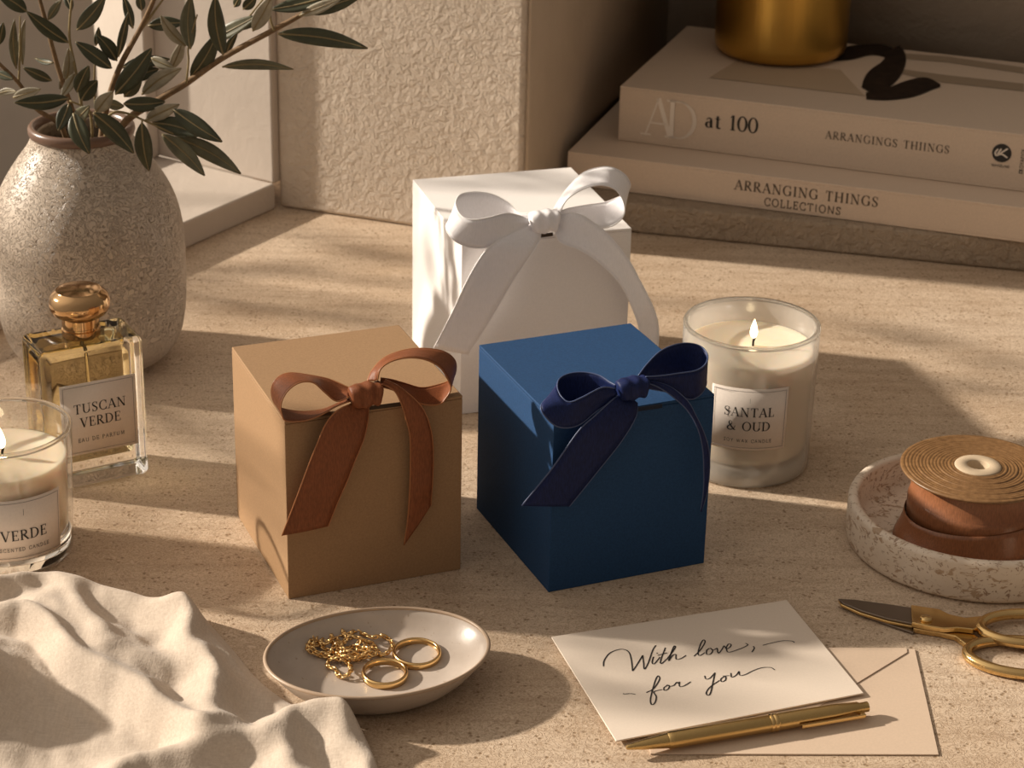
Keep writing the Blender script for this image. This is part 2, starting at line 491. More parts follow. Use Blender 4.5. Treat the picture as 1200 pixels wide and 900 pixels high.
# ------------------------------------------------------------------ lettering (drawn strokes; no font file)
TK, TN = 0.145, 0.055
def _ln(x0, y0, x1, y1, w): return [((x0, y0), (x1, y1), w, w)]
def _sf(x, y, h=0.13): return [((x - h, y), (x + h, y), TN, TN)]
def _arc(cx, cy, rx, ry, a0, a1, wt=TK, wn=TN, n=18):
    out = []; pts = []
    for i in range(n + 1):
        a = radians(a0 + (a1 - a0) * i / n); pts.append((cx + rx * cos(a), cy + ry * sin(a), wn + (wt - wn) * abs(cos(a)) ** 1.5))
    for p, q in zip(pts, pts[1:]): out.append(((p[0], p[1]), (q[0], q[1]), p[2], q[2]))
    return out
def _pl(pts):
    P = catmull([(x, y, w) for x, y, w in pts], 5)
    return [((p.x, p.y), (q.x, q.y), p.z, q.z) for p, q in zip(P, P[1:])]
G = {
 'A': (0.80, _ln(.06, 0, .38, 1, TN) + _ln(.38, 1, .72, 0, TK) + _ln(.18, .34, .60, .34, TN) + _sf(.07, .02) + _sf(.72, .02)),
 'B': (0.68, _ln(.14, 0, .14, 1, TK) + _arc(.30, .75, .24, .25, -90, 90) + _arc(.30, .25, .30, .25, -90, 90) + _ln(.14, .97, .3, .97, TN) + _ln(.14, .5, .3, .5, TN) + _ln(.14, .03, .3, .03, TN) + _sf(.12, .02, .11) + _sf(.12, .98, .11)),
 'C': (0.80, _arc(.45, .5, .38, .5, 42, 318) + _ln(.73, .66, .73, .98, TN) + _ln(.73, .02, .73, .28, TN)),
 'D': (0.84, _ln(.14, 0, .14, 1, TK) + _arc(.32, .5, .42, .48, -90, 90) + _ln(.1, .98, .34, .98, TN) + _ln(.1, .02, .34, .02, TN) + _sf(.12, .02, .12) + _sf(.12, .98, .12)),
 'E': (0.64, _ln(.14, 0, .14, 1, TK) + _ln(.04, .98, .56, .98, TN) + _ln(.14, .52, .44, .52, TN) + _ln(.04, .02, .58, .02, TN) + _ln(.56, .98, .56, .80, TN) + _ln(.58, .02, .58, .22, TN) + _ln(.44, .42, .44, .62, TN)),
 'F': (0.58, _ln(.14, 0, .14, 1, TK) + _ln(.04, .98, .54, .98, TN) + _ln(.14, .5, .42, .5, TN) + _ln(.54, .98, .54, .80, TN) + _sf(.14, .02)),
 'G': (0.86, _arc(.45, .5, .38, .5, 42, 318) + _ln(.73, .66, .73, .98, TN) + _ln(.74, .06, .74, .44, TK) + _ln(.60, .44, .84, .44, TN)),
 'H': (0.88, _ln(.15, 0, .15, 1, TK) + _ln(.72, 0, .72, 1, TK) + _ln(.15, .5, .72, .5, TN) + _sf(.15, .02) + _sf(.15, .98) + _sf(.72, .02) + _sf(.72, .98)),
 'I': (0.36, _ln(.18, 0, .18, 1, TK) + _sf(.18, .02) + _sf(.18, .98)),
 'K': (0.80, _ln(.15, 0, .15, 1, TK) + _ln(.15, .42, .62, .98, TN) + _ln(.30, .58, .70, .02, TK) + _sf(.15, .02) + _sf(.15, .98) + _sf(.62, .98, .1) + _sf(.72, .02, .1)),
 'L': (0.64, _ln(.15, 0, .15, 1, TK) + _ln(.04, .02, .58, .02, TN) + _ln(.58, .02, .58, .24, TN) + _sf(.15, .98)),
 'M': (1.02, _ln(.14, 0, .16, 1, TN) + _ln(.18, 1, .50, .05, TK) + _ln(.50, .05, .82, 1, TN) + _ln(.84, 1, .86, 0, TK) + _sf(.14, .02) + _sf(.86, .02) + _sf(.12, .98, .08) + _sf(.9, .98, .08)),
 'N': (0.90, _ln(.14, 0, .14, 1, TN) + _ln(.14, 1, .74, 0, TK) + _ln(.74, 0, .74, 1, TN) + _sf(.14, .02) + _sf(.74, .98) + _sf(.08, .98, .09)),
 'O': (0.90, _arc(.45, .5, .38, .5, 0, 360, n=32)),
 'P': (0.66, _ln(.14, 0, .14, 1, TK) + _arc(.30, .73, .27, .25, -90, 90) + _ln(.08, .98, .32, .98, TN) + _ln(.14, .48, .32, .48, TN) + _sf(.14, .02)),
 'R': (0.76, _ln(.14, 0, .14, 1, TK) + _arc(.30, .74, .25, .24, -90, 90) + _ln(.08, .98, .32, .98, TN) + _ln(.14, .5, .32, .5, TN) + _ln(.32, .5, .68, .02, TK) + _sf(.14, .02) + _sf(.70, .02, .09)),
 'S': (0.62, _pl([(.52, .76, TN), (.46, .93, TN), (.30, .985, TN), (.12, .88, .1), (.12, .68, .13), (.30, .52, TK), (.48, .36, .13), (.50, .15, .1), (.32, .015, TN), (.14, .07, TN), (.08, .26, TN)]) + _ln(.52, .72, .52, .99, TN) + _ln(.08, 0, .08, .28, TN)),
 'T': (0.76, _ln(.38, 0, .38, 1, TK) + _ln(.06, .98, .70, .98, TN) + _ln(.06, .98, .06, .78, TN) + _ln(.70, .98, .70, .78, TN) + _sf(.38, .02)),
 'U': (0.86, _ln(.15, .32, .15, 1, TK) + _arc(.43, .32, .28, .31, 180, 360) + _ln(.71, .32, .71, 1, TN) + _sf(.15, .98) + _sf(.71, .98)),
 'V': (0.80, _ln(.10, 1, .41, 0, TK) + _ln(.41, 0, .71, 1, TN) + _sf(.10, .98) + _sf(.71, .98, .11)),
 'W': (1.12, _ln(.08, 1, .33, 0, TK) + _ln(.33, 0, .56, .95, TN) + _ln(.54, .95, .80, 0, TK) + _ln(.80, 0, 1.03, 1, TN) + _sf(.08, .98, .1) + _sf(1.03, .98, .1)),
 'X': (0.78, _ln(.08, 1, .70, 0, TK) + _ln(.70, 1, .08, 0, TN) + _sf(.1, .98, .1) + _sf(.68, .98, .1) + _sf(.1, .02, .1) + _sf(.68, .02, .1)),
 'Y': (0.76, _ln(.08, 1, .38, .48, TK) + _ln(.38, .48, .68, 1, TN) + _ln(.38, 0, .38, .5, TK) + _sf(.08, .98, .1) + _sf(.68, .98, .1) + _sf(.38, .02)),
 '&': (0.92, _pl([(.86, .5, TN), (.78, .28, TN), (.62, .08, .08), (.36, .0, .1), (.12, .1, TK), (.12, .32, TK), (.34, .52, .1), (.50, .70, .1), (.50, .90, TN), (.36, .99, TN), (.24, .88, .1), (.27, .68, TK), (.50, .36, TK), (.72, .10, TK), (.90, .02, TN)])),
 'a': (0.60, _pl([(.10, .52, TN), (.22, .64, TN), (.36, .60, .1), (.41, .45, TK), (.41, .1, TK), (.52, .03, TN)]) + _arc(.25, .19, .17, .18, 60, 300)),
 't': (0.46, _ln(.18, .08, .18, .82, TK) + _ln(.03, .63, .36, .63, TN) + _arc(.28, .1, .1, .09, 180, 330)),
 '1': (0.46, _ln(.22, 0, .22, 1, TK) + _ln(.06, .86, .22, .98, TN) + _sf(.22, .02, .15)),
 '0': (0.66, _arc(.33, .5, .27, .5, 0, 360, n=28)),
 ' ': (0.42, []),
}
def sans(segs):
    return [(p, q, 0.10, 0.10) for p, q, a, b in segs]
SERIF_TOL = 0.16
def glyph(ch, style):
    w, s = G[ch]
    if style == 'sans':
        s = [(p, q, .095, .095) for (p, q, a, b) in s if not (abs(a - TN) < 1e-6 and abs(b - TN) < 1e-6 and p[1] == q[1] and p[1] in (.02, .98) and abs(q[0] - p[0]) < .31 and ch not in 'DPRBEL')]
    return w, s
def text_quads(txt, size, spacing=0.08, style='serif', weight=1.0):
    """list of 2-D quads, centred on (0,0) of the cap box"""
    total = sum(glyph(c, style)[0] + spacing for c in txt) - spacing
    x = -total / 2; quads = []
    for c in txt:
        w, segs = glyph(c, style)
        for (p, q, a, b) in segs:
            dx, dy = q[0] - p[0], q[1] - p[1]; L = sqrt(dx * dx + dy * dy) or 1e-9
            nx, ny = -dy / L, dx / L; ex, ey = dx / L * .012, dy / L * .012
            a2, b2 = a * weight / 2, b * weight / 2
            quads.append([((x + X) * size, (Y - .5) * size) for X, Y in
                          ((p[0] - nx * a2 - ex, p[1] - ny * a2 - ey), (q[0] - nx * b2 + ex, q[1] - ny * b2 + ey), (q[0] + nx * b2 + ex, q[1] + ny * b2 + ey), (p[0] + nx * a2 - ex, p[1] + ny * a2 - ey))])
        x += w + spacing
    return quads, total * size
def quads_to_mesh(quads, fn):
    v, f = [], []
    for q in quads:
        k = len(v)
        for (x, y) in q: v.append(fn(x, y))
        f.append((k, k + 1, k + 2, k + 3))
    return v, f
def lines_quads(lines):
    """lines: (text, size, cx, cy, spacing, style, weight)"""
    Q = []
    for (t, s, cx, cy, sp, st, wg) in lines:
        q, _ = text_quads(t, s, sp, st, wg)
        Q += [[(x + cx, y + cy) for x, y in k] for k in q]
    return Q
def frame_quads(w, h, t):
    a, b = w / 2, h / 2
    def r(x0, y0, x1, y1): return [(x0, y0), (x1, y0), (x1, y1), (x0, y1)]
    return [r(-a, b - t, a, b), r(-a, -b, a, -b + t), r(-a, -b, -a + t, b), r(a - t, -b, a, b)]
def split_quads(quads, dx):
    """cut wide quads so that they follow a curved label"""
    out = []
    for q in quads:
        w = max(p[0] for p in q) - min(p[0] for p in q); n = max(1, int(w / dx))
        for i in range(n):
            a, b = i / n, (i + 1) / n
            l = lambda p, r, t: (p[0] + (r[0] - p[0]) * t, p[1] + (r[1] - p[1]) * t)
            out.append([l(q[0], q[1], a), l(q[0], q[1], b), l(q[3], q[2], b), l(q[3], q[2], a)])
    return out

# ================================================================== SETTING
WY = radians(-17.3)                                     # the wall's run, left to right
WA = Vector((cos(WY), sin(WY), 0)); WB = Vector((-sin(WY), cos(WY), 0)); UP = Vector((0, 0, 1))
_pl = at(327, 243); _dl = (at(217, 292) - _pl); _pl = _pl + Vector((-.03, .02, 0)); _e = _pl + _dl * 5.0
tb = single('stone_tabletop', prism([(_e.x, 0.45), (0.62, 0.45), (0.62, 2.05), (_pl.x, 2.05), (_pl.x, _pl.y), (_e.x, _e.y)], -0.03, 0.0), M['table'],
            'beige travertine tabletop that everything stands on', 'table top', (0, 1.2, 0), bevel=0.002)
PL = at(327, 243); PR_ = at(615, 279.5)
pa = (PR_ - PL); plen = pa.length; pa.normalize(); pa = Matrix.Rotation(radians(-3.0), 3, 'Z') @ pa; PR_ = PL + pa * plen; pb = Vector((-pa.y, pa.x, 0))
pv, pf = boxf(PL, pa * plen, pb * 0.42, UP * 0.95)
struct('wall_back', (pv, pf), M['pillar'], bevel=0.004, seg=3)
# niche right of the pier: its back wall, and a rough ledge under the books
LL = at(740, 273); LR = at(1200, 319)
la = (LR - LL).normalized(); lb = Vector((-la.y, la.x, 0))
LEDGE = 0.0245
l0 = LL - la * 0.085 + lb * 0.0
struct('trim_1', boxf(l0, la * 0.62, lb * 0.36, UP * LEDGE), M['ledge'], bevel=0.003, seg=2)
nb = at(1000, 33, 0.098); na = (at(1200, 58, 0.098) - at(1000, 35, 0.098)); na.z = 0; na.normalize(); nn = Vector((-na.y, na.x, 0))
n0 = Vector((nb.x, nb.y, LEDGE)) - na * 0.25 + nn * 0.003
struct('wall_right', boxf(n0, na * 0.75, nn * 0.05, UP * 0.92), M['niche'])
sv0 = PR_ + pb * 0.0045
# smooth side face of the niche over the pier's flank, its shade painted in
struct('trim_2', boxf(sv0 + pa * 0.0002, pa * 0.003, pb * 0.41, UP * 0.95), M['niche_side_shade'])
# window on the left: sill, jamb, frame and the wall outside
dl = (at(217, 292) - PL); dl.z = 0; dl.normalize()
dn = Vector((dl.y, -dl.x, 0))
if dn.x > 0: dn = -dn
SZ = 0.0215
struct('wall_left', boxf(PL + dl * 0.004, dl * 0.55, dn * 0.16, UP * SZ), M['sill'], bevel=0.002)
struct('trim_3', boxf(PL + dl * 0.006 + UP * SZ, dl * -0.05, dn * 0.135, UP * 0.9), M['sill'], bevel=0.002)
fr0 = PL + dn * 0.118 + UP * SZ
wf = struct('window_1', join(boxf(fr0 + dl * 0.006, dl * 0.013, dn * 0.02, UP * 0.9), boxf(fr0 + dl * 0.019, dl * 0.40, dn * 0.02, UP * 0.012)), M['sill'], bevel=0.0015)
q0 = PL + dn * 0.32
oa = Vector((cos(radians(-26)), sin(radians(-26)), 0)); ob_ = Vector((-oa.y, oa.x, 0))
c0 = at_y(112, 60, 1.98); c0.z = -0.3
struct('wall_outside', boxf(c0, oa * 0.45, ob_ * 0.05, UP * 1.2), M['outside'])
struct('wall_far', boxf(Vector((-1.5, 2.62, -0.3)), (1.3, -0.43, 0), (0.016, 0.05, 0), UP * 1.2), M['outside'])

# ================================================================== GIFT BOXES
class BoxFrame:
    def __init__(s, x, y, yaw, w, d, h):
        s.o = Vector((x, y, 0)); s.a = Vector((cos(yaw), sin(yaw), 0)); s.b = Vector((-sin(yaw), cos(yaw), 0)); s.n = -s.b
        s.w, s.d, s.h = w, d, h
    def px(s, u, v, d):
        p = at_plane(u, v, s.o + s.n * d, s.n)
        if d < 0 and p.z < s.h + 0.0009: p.z = s.h + 0.0009
        return p
def gift_box(fr, label, m, edge_m):
    t = Thing('gift_box', label, 'gift box', fr.o + fr.a * fr.w / 2 + fr.b * fr.d / 2, 'gift boxes tied with bows')
    lid = 0.0016; g = 0.0003
    t.part('box_body', boxf(fr.o, fr.a * fr.w, fr.b * fr.d, UP * (fr.h - lid - g)), m, bevel=0.0005)
    t.part('lid', boxf(fr.o + UP * (fr.h - lid - g), fr.a * fr.w, fr.b * fr.d, UP * (lid + g)), m, bevel=0.0006)
    return t
def edges_strip(fr, EA, EB, DA, DB, off, sc, k=6, cols=6, cup=0.0, pinch=()):
    A = [fr.px(off[0] + p[0] / sc, off[1] + p[1] / sc, d) for p, d in zip(EA, DA)]
    B = [fr.px(off[0] + p[0] / sc, off[1] + p[1] / sc, d) for p, d in zip(EB, DB)]
    A, B = catmull(A, k), catmull(B, k)
    rows = []
    for i, (p, q) in enumerate(zip(A, B)):
        tan = (A[min(i + 1, len(A) - 1)] - A[max(i - 1, 0)] + B[min(i + 1, len(B) - 1)] - B[max(i - 1, 0)])
        nrm = tan.cross(q - p)
        if nrm.length > 1e-12: nrm.normalize()
        f = i / (len(A) - 1)
        row = []
        for j in range(cols + 1):
            x = j / cols; w = p.lerp(q, x)
            pl = 0.0
            for (f0, amp) in pinch:
                pl += amp * max(0.0, 1 - abs(f - f0) / 0.22) * sin(x * pi * 3.2 + 0.6)
            row.append(w + nrm * (pl + cup * sin(pi * x)))
        rows.append(row)
    return rows
def strip_part(t, name, rows, m, par, edge_m=None, rad=0.00020):
    ob = t.part(name, grid(rows), m, par, solid=0.0005)
    if edge_m:
        hem = join(tube([r[0] for r in rows], rad, 5), tube([r[-1] for r in rows], rad, 5))
        me = build('hem', hem, edge_m, t.loc)
        # the woven edge belongs to its ribbon piece: same mesh
        n = len(ob.data.vertices)
        bm_join(ob, me)
    return ob
def bm_join(a, b):
    import bmesh
    a.data.materials.append(b.data.materials[0])
    bm = bmesh.new(); bm.from_mesh(a.data)
    n = len(bm.faces); bm.from_mesh(b.data); bm.faces.ensure_lookup_table()
    for f in bm.faces[n:]: f.material_index = 1
    bm.to_mesh(a.data); bm.free()
    me = b.data; bpy.data.objects.remove(b, do_unlink=True); bpy.data.meshes.remove(me)
def knot(fr, c, off, sc, hw, hh, dep, d):
    """a wrapped, pleated band round the middle of the bow"""
    cen = fr.px(off[0] + c[0] / sc, off[1] + c[1] / sc, d)
    v, f = [], []
    nx, nt = 15, 40
    for i in range(nx):
        x = -1 + 2 * i / (nx - 1)
        barrel = 0.80 + 0.20 * cos(x * 1.3) + 0.07 * sin(x * 9.0 + 0.5) if abs(x) < 1 else 0.72
        for j in range(nt):
            t = 2 * pi * j / nt
            tw = x * 0.35 * sin(t)
            rr = barrel * (1 + 0.06 * sin(4 * t + 6 * x))
            ct, st = cos(t), sin(t)
            sq = (abs(ct) ** 4 + abs(st) ** 4) ** -0.25 * 0.55 + 0.45
            v.append(cen + fr.a * (x + 0.12 * st * (1 - x * x) + tw * 0.3) * hw + UP * st * rr * hh * sq + fr.n * ct * rr * dep * sq)
    for i in range(nx - 1):
        for j in range(nt):
            k = (j + 1) % nt
            f.append((i * nt + j, i * nt + k, (i + 1) * nt + k, (i + 1) * nt + j))
    f.append(tuple(range(nt))); f.append(tuple((nx - 1) * nt + j for j in range(nt)))
    return v, f
def bow(t, fr, off, sc, m, em, loops, tails, kn, slot, slm):
    kv = knot(fr, kn[0], off, sc, *kn[1:])
    b = t.part('ribbon_bow', kv, m, subsurf=1)
    for (A, B, DA, DB) in loops:
        n = len(A)
        strip_part(t, 'loop', edges_strip(fr, A, B, DA, DB, off, sc, pinch=((0.0, 0.0007), (1.0, 0.0007))), m, b, em)
    for (A, B, D) in tails:
        strip_part(t, 'tail', edges_strip(fr, A, B, D, D, off, sc, cup=0.0006, pinch=((0.0, 0.0009),)), m, b, em)
    s0, s1 = [fr.px(off[0] + p[0] / sc, off[1] + p[1] / sc, 0.0004) for p in slot]
    t.part('lid_slot', boxf(s0 - UP * 0.0012, s1 - s0, fr.n * 0.0002, UP * 0.0024), slm, smooth=False)

# brown kraft box
FB = BoxFrame(-0.1189, 1.0520, 0.3887, 0.0999, 0.1050, 0.1070)
tB = gift_box(FB, 'brown kraft gift box with rust ribbon bow, left front of the three', M['kraft'], M['kraft_edge'])
bow(tB, FB, (300, 390), 3.6, M['rib_brown'], M['rib_gold'],
    [([(392, 268), (340, 287), (290, 250), (240, 210), (180, 212), (130, 250), (106, 300), (110, 345), (128, 372), (200, 372), (270, 350), (335, 315), (395, 292)],
      [(395, 238), (350, 215), (300, 195), (230, 180), (140, 170), (85, 195), (65, 245), (80, 300), (112, 320), (190, 340), (270, 328), (340, 298), (395, 275)],
      [.005, .004, .004, .004, .004, .004, .005, .006, .006, .006, .006, .005, .005],
      [-.002, -.006, -.010, -.012, -.013, -.013, -.012, -.010, -.008, -.007, -.006, -.004, -.001]),
     ([(515, 200), (527, 155), (570, 122), (640, 105), (715, 113), (775, 145), (806, 190), (822, 235), (800, 278), (770, 302), (700, 300), (640, 270), (580, 240), (530, 225)],
      [(465, 205), (487, 158), (540, 105), (620, 75), (700, 66), (790, 78), (838, 115), (842, 165), (822, 198), (775, 218), (700, 232), (630, 215), (570, 200), (525, 195)],
      [.005, .004, .003, .003, .003, .004, .004, .005, .006, .006, .006, .006, .006, .005],
      [-.002, -.006, -.010, -.013, -.014, -.014, -.013, -.012, -.010, -.009, -.007, -.005, -.003, -.001])],
    [([(400, 300), (340, 330), (295, 385), (262, 460), (222, 560), (170, 700), (110, 855)], [(478, 305), (473, 370), (455, 450), (420, 535), (385, 625), (345, 715), (305, 815)],
      [.004, .007, .009, .009, .008, .007, .006]),
     ([(530, 215), (580, 240), (610, 290), (632, 360), (650, 440), (652, 560), (648, 680), (640, 790), (625, 895)], [(545, 198), (600, 225), (670, 280), (715, 340), (742, 430), (748, 540), (744, 640), (740, 690), (738, 727)],
      [.005, .008, .009, .009, .008, .006, .006, .005, .005])],
    ((462, 262), 0.0088, 0.0066, 0.0058, 0.004), ((470, 318), (612, 300)), M['slot'])

# navy box
FN = BoxFrame(0.0226, 1.0658, 0.4030, 0.0959, 0.1071, 0.1051)
tN = gift_box(FN, 'navy blue gift box with navy ribbon bow, right front of the three', M['navy'], M['navy'])
bow(tN, FN, (600, 390), 4.092, M['rib_navy'], M['rib_navy_edge'],
    [([(500, 250), (470, 235), (420, 205), (350, 190), (280, 195), (228, 220), (218, 265), (240, 310), (278, 332), (340, 308), (390, 282), (440, 262), (500, 268)],
      [(500, 300), (470, 305), (420, 315), (350, 330), (280, 335), (200, 305), (150, 330), (142, 375), (200, 440), (265, 455), (330, 435), (410, 370), (500, 315)],
      [.002, -.003, -.010, -.016, -.018, -.013, -.004, .004, .008, .009, .008, .006, .005],
      [.002, -.003, -.010, -.014, -.015, -.010, -.001, .006, .009, .010, .009, .007, .005]),
     ([(610, 205), (650, 150), (710, 90), (780, 58), (850, 50), (910, 68), (938, 108), (928, 150), (885, 180), (800, 194), (720, 205), (640, 210)],
      [(600, 270), (650, 235), (710, 215), (780, 205), (840, 205), (890, 215), (930, 225), (925, 265), (895, 302), (850, 318), (770, 290), (640, 265)],
      [.000, -.006, -.013, -.018, -.020, -.017, -.010, -.003, .003, .004, .005, .005],
      [.001, -.005, -.011, -.015, -.016, -.013, -.007, -.001, .004, .005, .006, .006])],
    [([(510, 300), (470, 330), (400, 395), (320, 470), (200, 640), (120, 740), (48, 828)], [(605, 335), (600, 385), (570, 450), (510, 540), (430, 640), (350, 740), (275, 832)],
      [.004, .007, .009, .010, .009, .009, .009]),
     ([(640, 235), (720, 270), (800, 330), (855, 390), (895, 470), (915, 560), (920, 660), (918, 760), (905, 855)], [(660, 225), (760, 260), (840, 325), (880, 395), (918, 475), (943, 560), (947, 650), (935, 760), (907, 857)],
      [.005, .008, .010, .012, .013, .013, .013, .012, .011])],
    ((575, 265), 0.0086, 0.0060, 0.0060, 0.004), ((595, 368), (720, 350)), M['slot_navy'])

# white box
FW = BoxFrame(-0.0331, 1.2948, 0.3004, 0.1121, 0.1241, 0.1179)
tW = gift_box(FW, 'white gift box with white satin bow, standing behind the other two', M['white'], M['white'])
bow(tW, FW, (490, 185), 3.75, M['rib_white'], M['rib_white_edge'],
    [([(490, 245), (440, 238), (400, 200), (330, 162), (250, 150), (185, 162), (165, 203), (190, 255), (240, 272), (310, 262), (380, 245), (430, 250), (485, 270)],
      [(490, 290), (440, 295), (400, 300), (330, 305), (250, 305), (180, 290), (125, 292), (140, 345), (200, 385), (280, 396), (380, 375), (440, 335), (490, 308)],
      [.000, -.006, -.014, -.022, -.025, -.018, -.006, .004, .009, .010, .009, .006, .004],
      [.000, -.006, -.012, -.018, -.020, -.014, -.003, .006, .010, .011, .010, .007, .004]),
     ([(625, 240), (655, 185), (710, 145), (765, 124), (820, 120), (868, 140), (900, 185), (908, 235), (890, 272), (850, 300), (800, 307), (740, 280), (680, 268), (625, 270)],
      [(592, 228), (640, 150), (715, 72), (790, 44), (855, 43), (910, 75), (932, 118), (920, 150), (893, 168), (830, 193), (760, 205), (700, 215), (655, 225), (620, 240)],
      [.005, .004, .002, .001, .001, .002, .003, .004, .005, .006, .006, .006, .006, .005],
      [-.002, -.007, -.013, -.017, -.018, -.018, -.016, -.014, -.012, -.010, -.008, -.006, -.003, .000])],
    [([(490, 300), (410, 330), (335, 375), (280, 430), (215, 540), (150, 680), (70, 835)], [(538, 320), (535, 360), (500, 420), (430, 520), (370, 620), (300, 740), (220, 865)],
      [.004, .008, .012, .012, .012, .011, .010]),
     ([(620, 248), (700, 245), (780, 290), (850, 350), (920, 440), (975, 540), (1030, 650), (1055, 740), (1053, 850), (1045, 900)], [(600, 310), (625, 370), (700, 400), (770, 440), (850, 510), (905, 580), (945, 670), (972, 750), (985, 850), (990, 900)],
      [.004, .009, .013, .016, .018, .018, .018, .017, .016, .015])],
    ((553, 278), 0.0093, 0.0072, 0.0064, 0.004), ((540, 342), (592, 335)), M['slot'])

# ================================================================== VASE AND OLIVE BRANCHES
VC = at(112, 418)
tv = Thing('vase', 'beige textured ceramic vase with brown rim, holding olive branches', 'vase', VC)
vp = [(.036, 0), (.0425, .0015), (.0500, .0065), (.0558, .014), (.0596, .024), (.0620, .040), (.0628, .060), (.0628, .082), (.0616, .098), (.0588, .111), (.0545, .122), (.0488, .132), (.0425, .141), (.0372, .148), (.0338, .1535), (.0322, .1585)]
vp = [(p.x, p.y) for p in catmull([(r, z, 0) for r, z in vp], 3)]
inn = [(r - .005, z) for r, z in vp[::-1] if z > .006]
tv.part('vase_body', lathe(vp + [(.0280, .160)] + inn, VC, 96, cap0=True, cap1=True, wob=lambda t, z: 1 + 0.006 * sin(3 * t + 20 * z)), M['vase'])
rp = [(.0322, .1572), (.0334, .1580), (.0341, .1602), (.0340, .1625), (.0329, .1642), (.0312, .1644), (.0292, .163), (.0282, .160), (.0283, .157)]
tv.part('vase_rim', lathe(rp + [rp[0]], VC, 96, wob=lambda t, z: 1 + 0.008 * sin(2 * t + 1)), M['vase_rim'])

S1 = 2.647
def leaf(b, tip, width, roll=0.0, bend=0.0, fold=0.18):
    """lanceolate blade folded along its midrib, with a short stalk"""
    L = (tip - b).length; ax = (tip - b).normalized()
    view = (CP - b).normalized()
    side = ax.cross(view).normalized(); nrm = side.cross(ax).normalized()
    R = Matrix.Rotation(roll, 3, ax); side = R @ side; nrm = R @ nrm
    n = 13; rows = []
    for i in range(n):
        t = i / (n - 1)
        w = 0.5 * width * (sin(pi * min(1, t ** 0.85 * 0.985 + 0.006)) ** 0.85) + width * 0.02
        c = b + ax * L * t + nrm * bend * L * sin(pi * t) * 0.5 + side * bend * L * 0.35 * sin(pi * t)
        row = []
        for x in (-1, -0.55, 0, 0.55, 1):
            row.append(c + side * x * w + nrm * (abs(x) ** 1.3 * fold * w))
        rows.append(row)
    v, f = grid(rows)
    rib = tube([rows[i][2] + nrm * 0.00015 for i in range(n)], [0.00055 * (1 - 0.75 * i / (n - 1)) for i in range(n)], 5)
    return (v, f), rib
def add_leaf(t, L, par=None):
    (x0, y0), (x1, y1), w, tone, dy = L[:5]
    roll = L[5] if len(L) > 5 else random.uniform(-0.5, 0.5)
    Y0 = VC.y + dy; Y1 = Y0 + random.uniform(-0.012, 0.008)
    b, e_ = at_y(x0 / S1, y0 / S1, Y0), at_y(x1 / S1, y1 / S1, Y1)
    wid = w / S1 / 1800 * 0.98 / max(0.6, cos(roll))
    bl, rib = leaf(b, e_, wid, roll, random.uniform(-0.14, 0.14))
    ob = t.part('leaf', bl, M['leaf_' + tone], solid=0.0004)
    rb = build('midrib', rib, M['leaf_rib'], t.loc)
    bm_join(ob, rb)
def branch(label, stems, leaves, dy=0.0):
    (pts, w, d) = stems[0]
    base = at_y(pts[0][0] / S1, pts[0][1] / S1, VC.y + dy)
    root = Vector((VC.x + (base.x - VC.x) * 0.3, VC.y + dy * 0.3, 0.075))
    t = Thing('olive_branch', label, 'branch', root, 'olive branches in the vase')
    first = True; sp = None
    for (pts, w, d) in stems:
        P = [at_y(x / S1, y / S1, VC.y + d) for x, y in pts]
        if first: P = [root, root.lerp(P[0], 0.6)] + P
        P = catmull(P, 5); n = len(P); r = w / S1 / 1800 / 2 * (1.65 if w > 10 else 1.35)
        ob = t.part('stem' if first else 'twig', tube(P, [r * (1.15 - 0.55 * i / n) for i in range(n)], 8), M['stem'] if w > 8 else M['twig'], sp)
        if first: sp = ob
        first = False
    for L in leaves: add_leaf(t, L)
    return t
D, Mi, P_ = 'dark', 'mid', 'pale'
branch('long thick olive branch sweeping out to the right of the vase',
       [([(375, 395), (500, 305), (575, 260), (690, 180), (850, 92), (940, 42), (1040, -25)], 14, -.005),
        ([(578, 258), (585, 190), (585, 140), (612, 45)], 5, -.008), ([(692, 175), (730, 110), (790, 30), (840, -30)], 5, .0), ([(850, 95), (838, 50), (845, -20)], 5, -.01)],
       [((862, 105), (1140, 150), 52, D, -.010, .1), ((690, 207), (910, 215), 32, Mi, -.008, .2), ((1000, -5), (840, 30), 44, D, -.012, .3), ((930, 48), (1060, -6), 32, P_, -.012, .1),
        ((960, 42), (1125, -15), 44, D, -.004, .2), ((692, 170), (668, -15), 52, D, -.014, .1), ((592, 238), (675, 98), 52, D, -.004, .3), ((655, 125), (800, 48), 42, Mi, .004), ((700, 95), (842, 52), 30, D, .008),
        ((590, 152), (592, -15), 48, Mi, -.012, .1), ((700, 172), (738, 100), 22, D, .0), ((728, 20), (748, -20), 24, D, .0), ((785, 95), (845, -15), 46, P_, -.012, .2), ((755, 28), (795, -10), 32, D, .0), ((575, 142), (498, 48), 36, P_, .002, .2), ((530, 215), (568, 120), 34, P_, .02, .4)], -.005)
branch('straight olive branch rising up right from the vase mouth',
       [([(318, 398), (345, 280), (380, 190), (440, 80), (490, -30)], 13, -.004), ([(440, 88), (475, 40), (515, -15)], 6, -.004)],
       [((460, 80), (572, 70), 42, D, .004, .1), ((367, 175), (397, 38), 26, D, -.008, .4), ((412, 88), (382, -15), 28, D, -.008), ((440, 32), (432, -20), 28, D, -.008), ((358, 292), (470, 150), 62, D, -.018, .1),
        ((378, 210), (527, 183), 38, D, .006), ((400, 248), (492, 214), 42, D, .01), ((440, 292), (562, 212), 46, P_, -.012, .2), ((385, 300), (440, 240), 40, Mi, .0), ((470, 180), (540, 210), 32, P_, .012)], -.004)
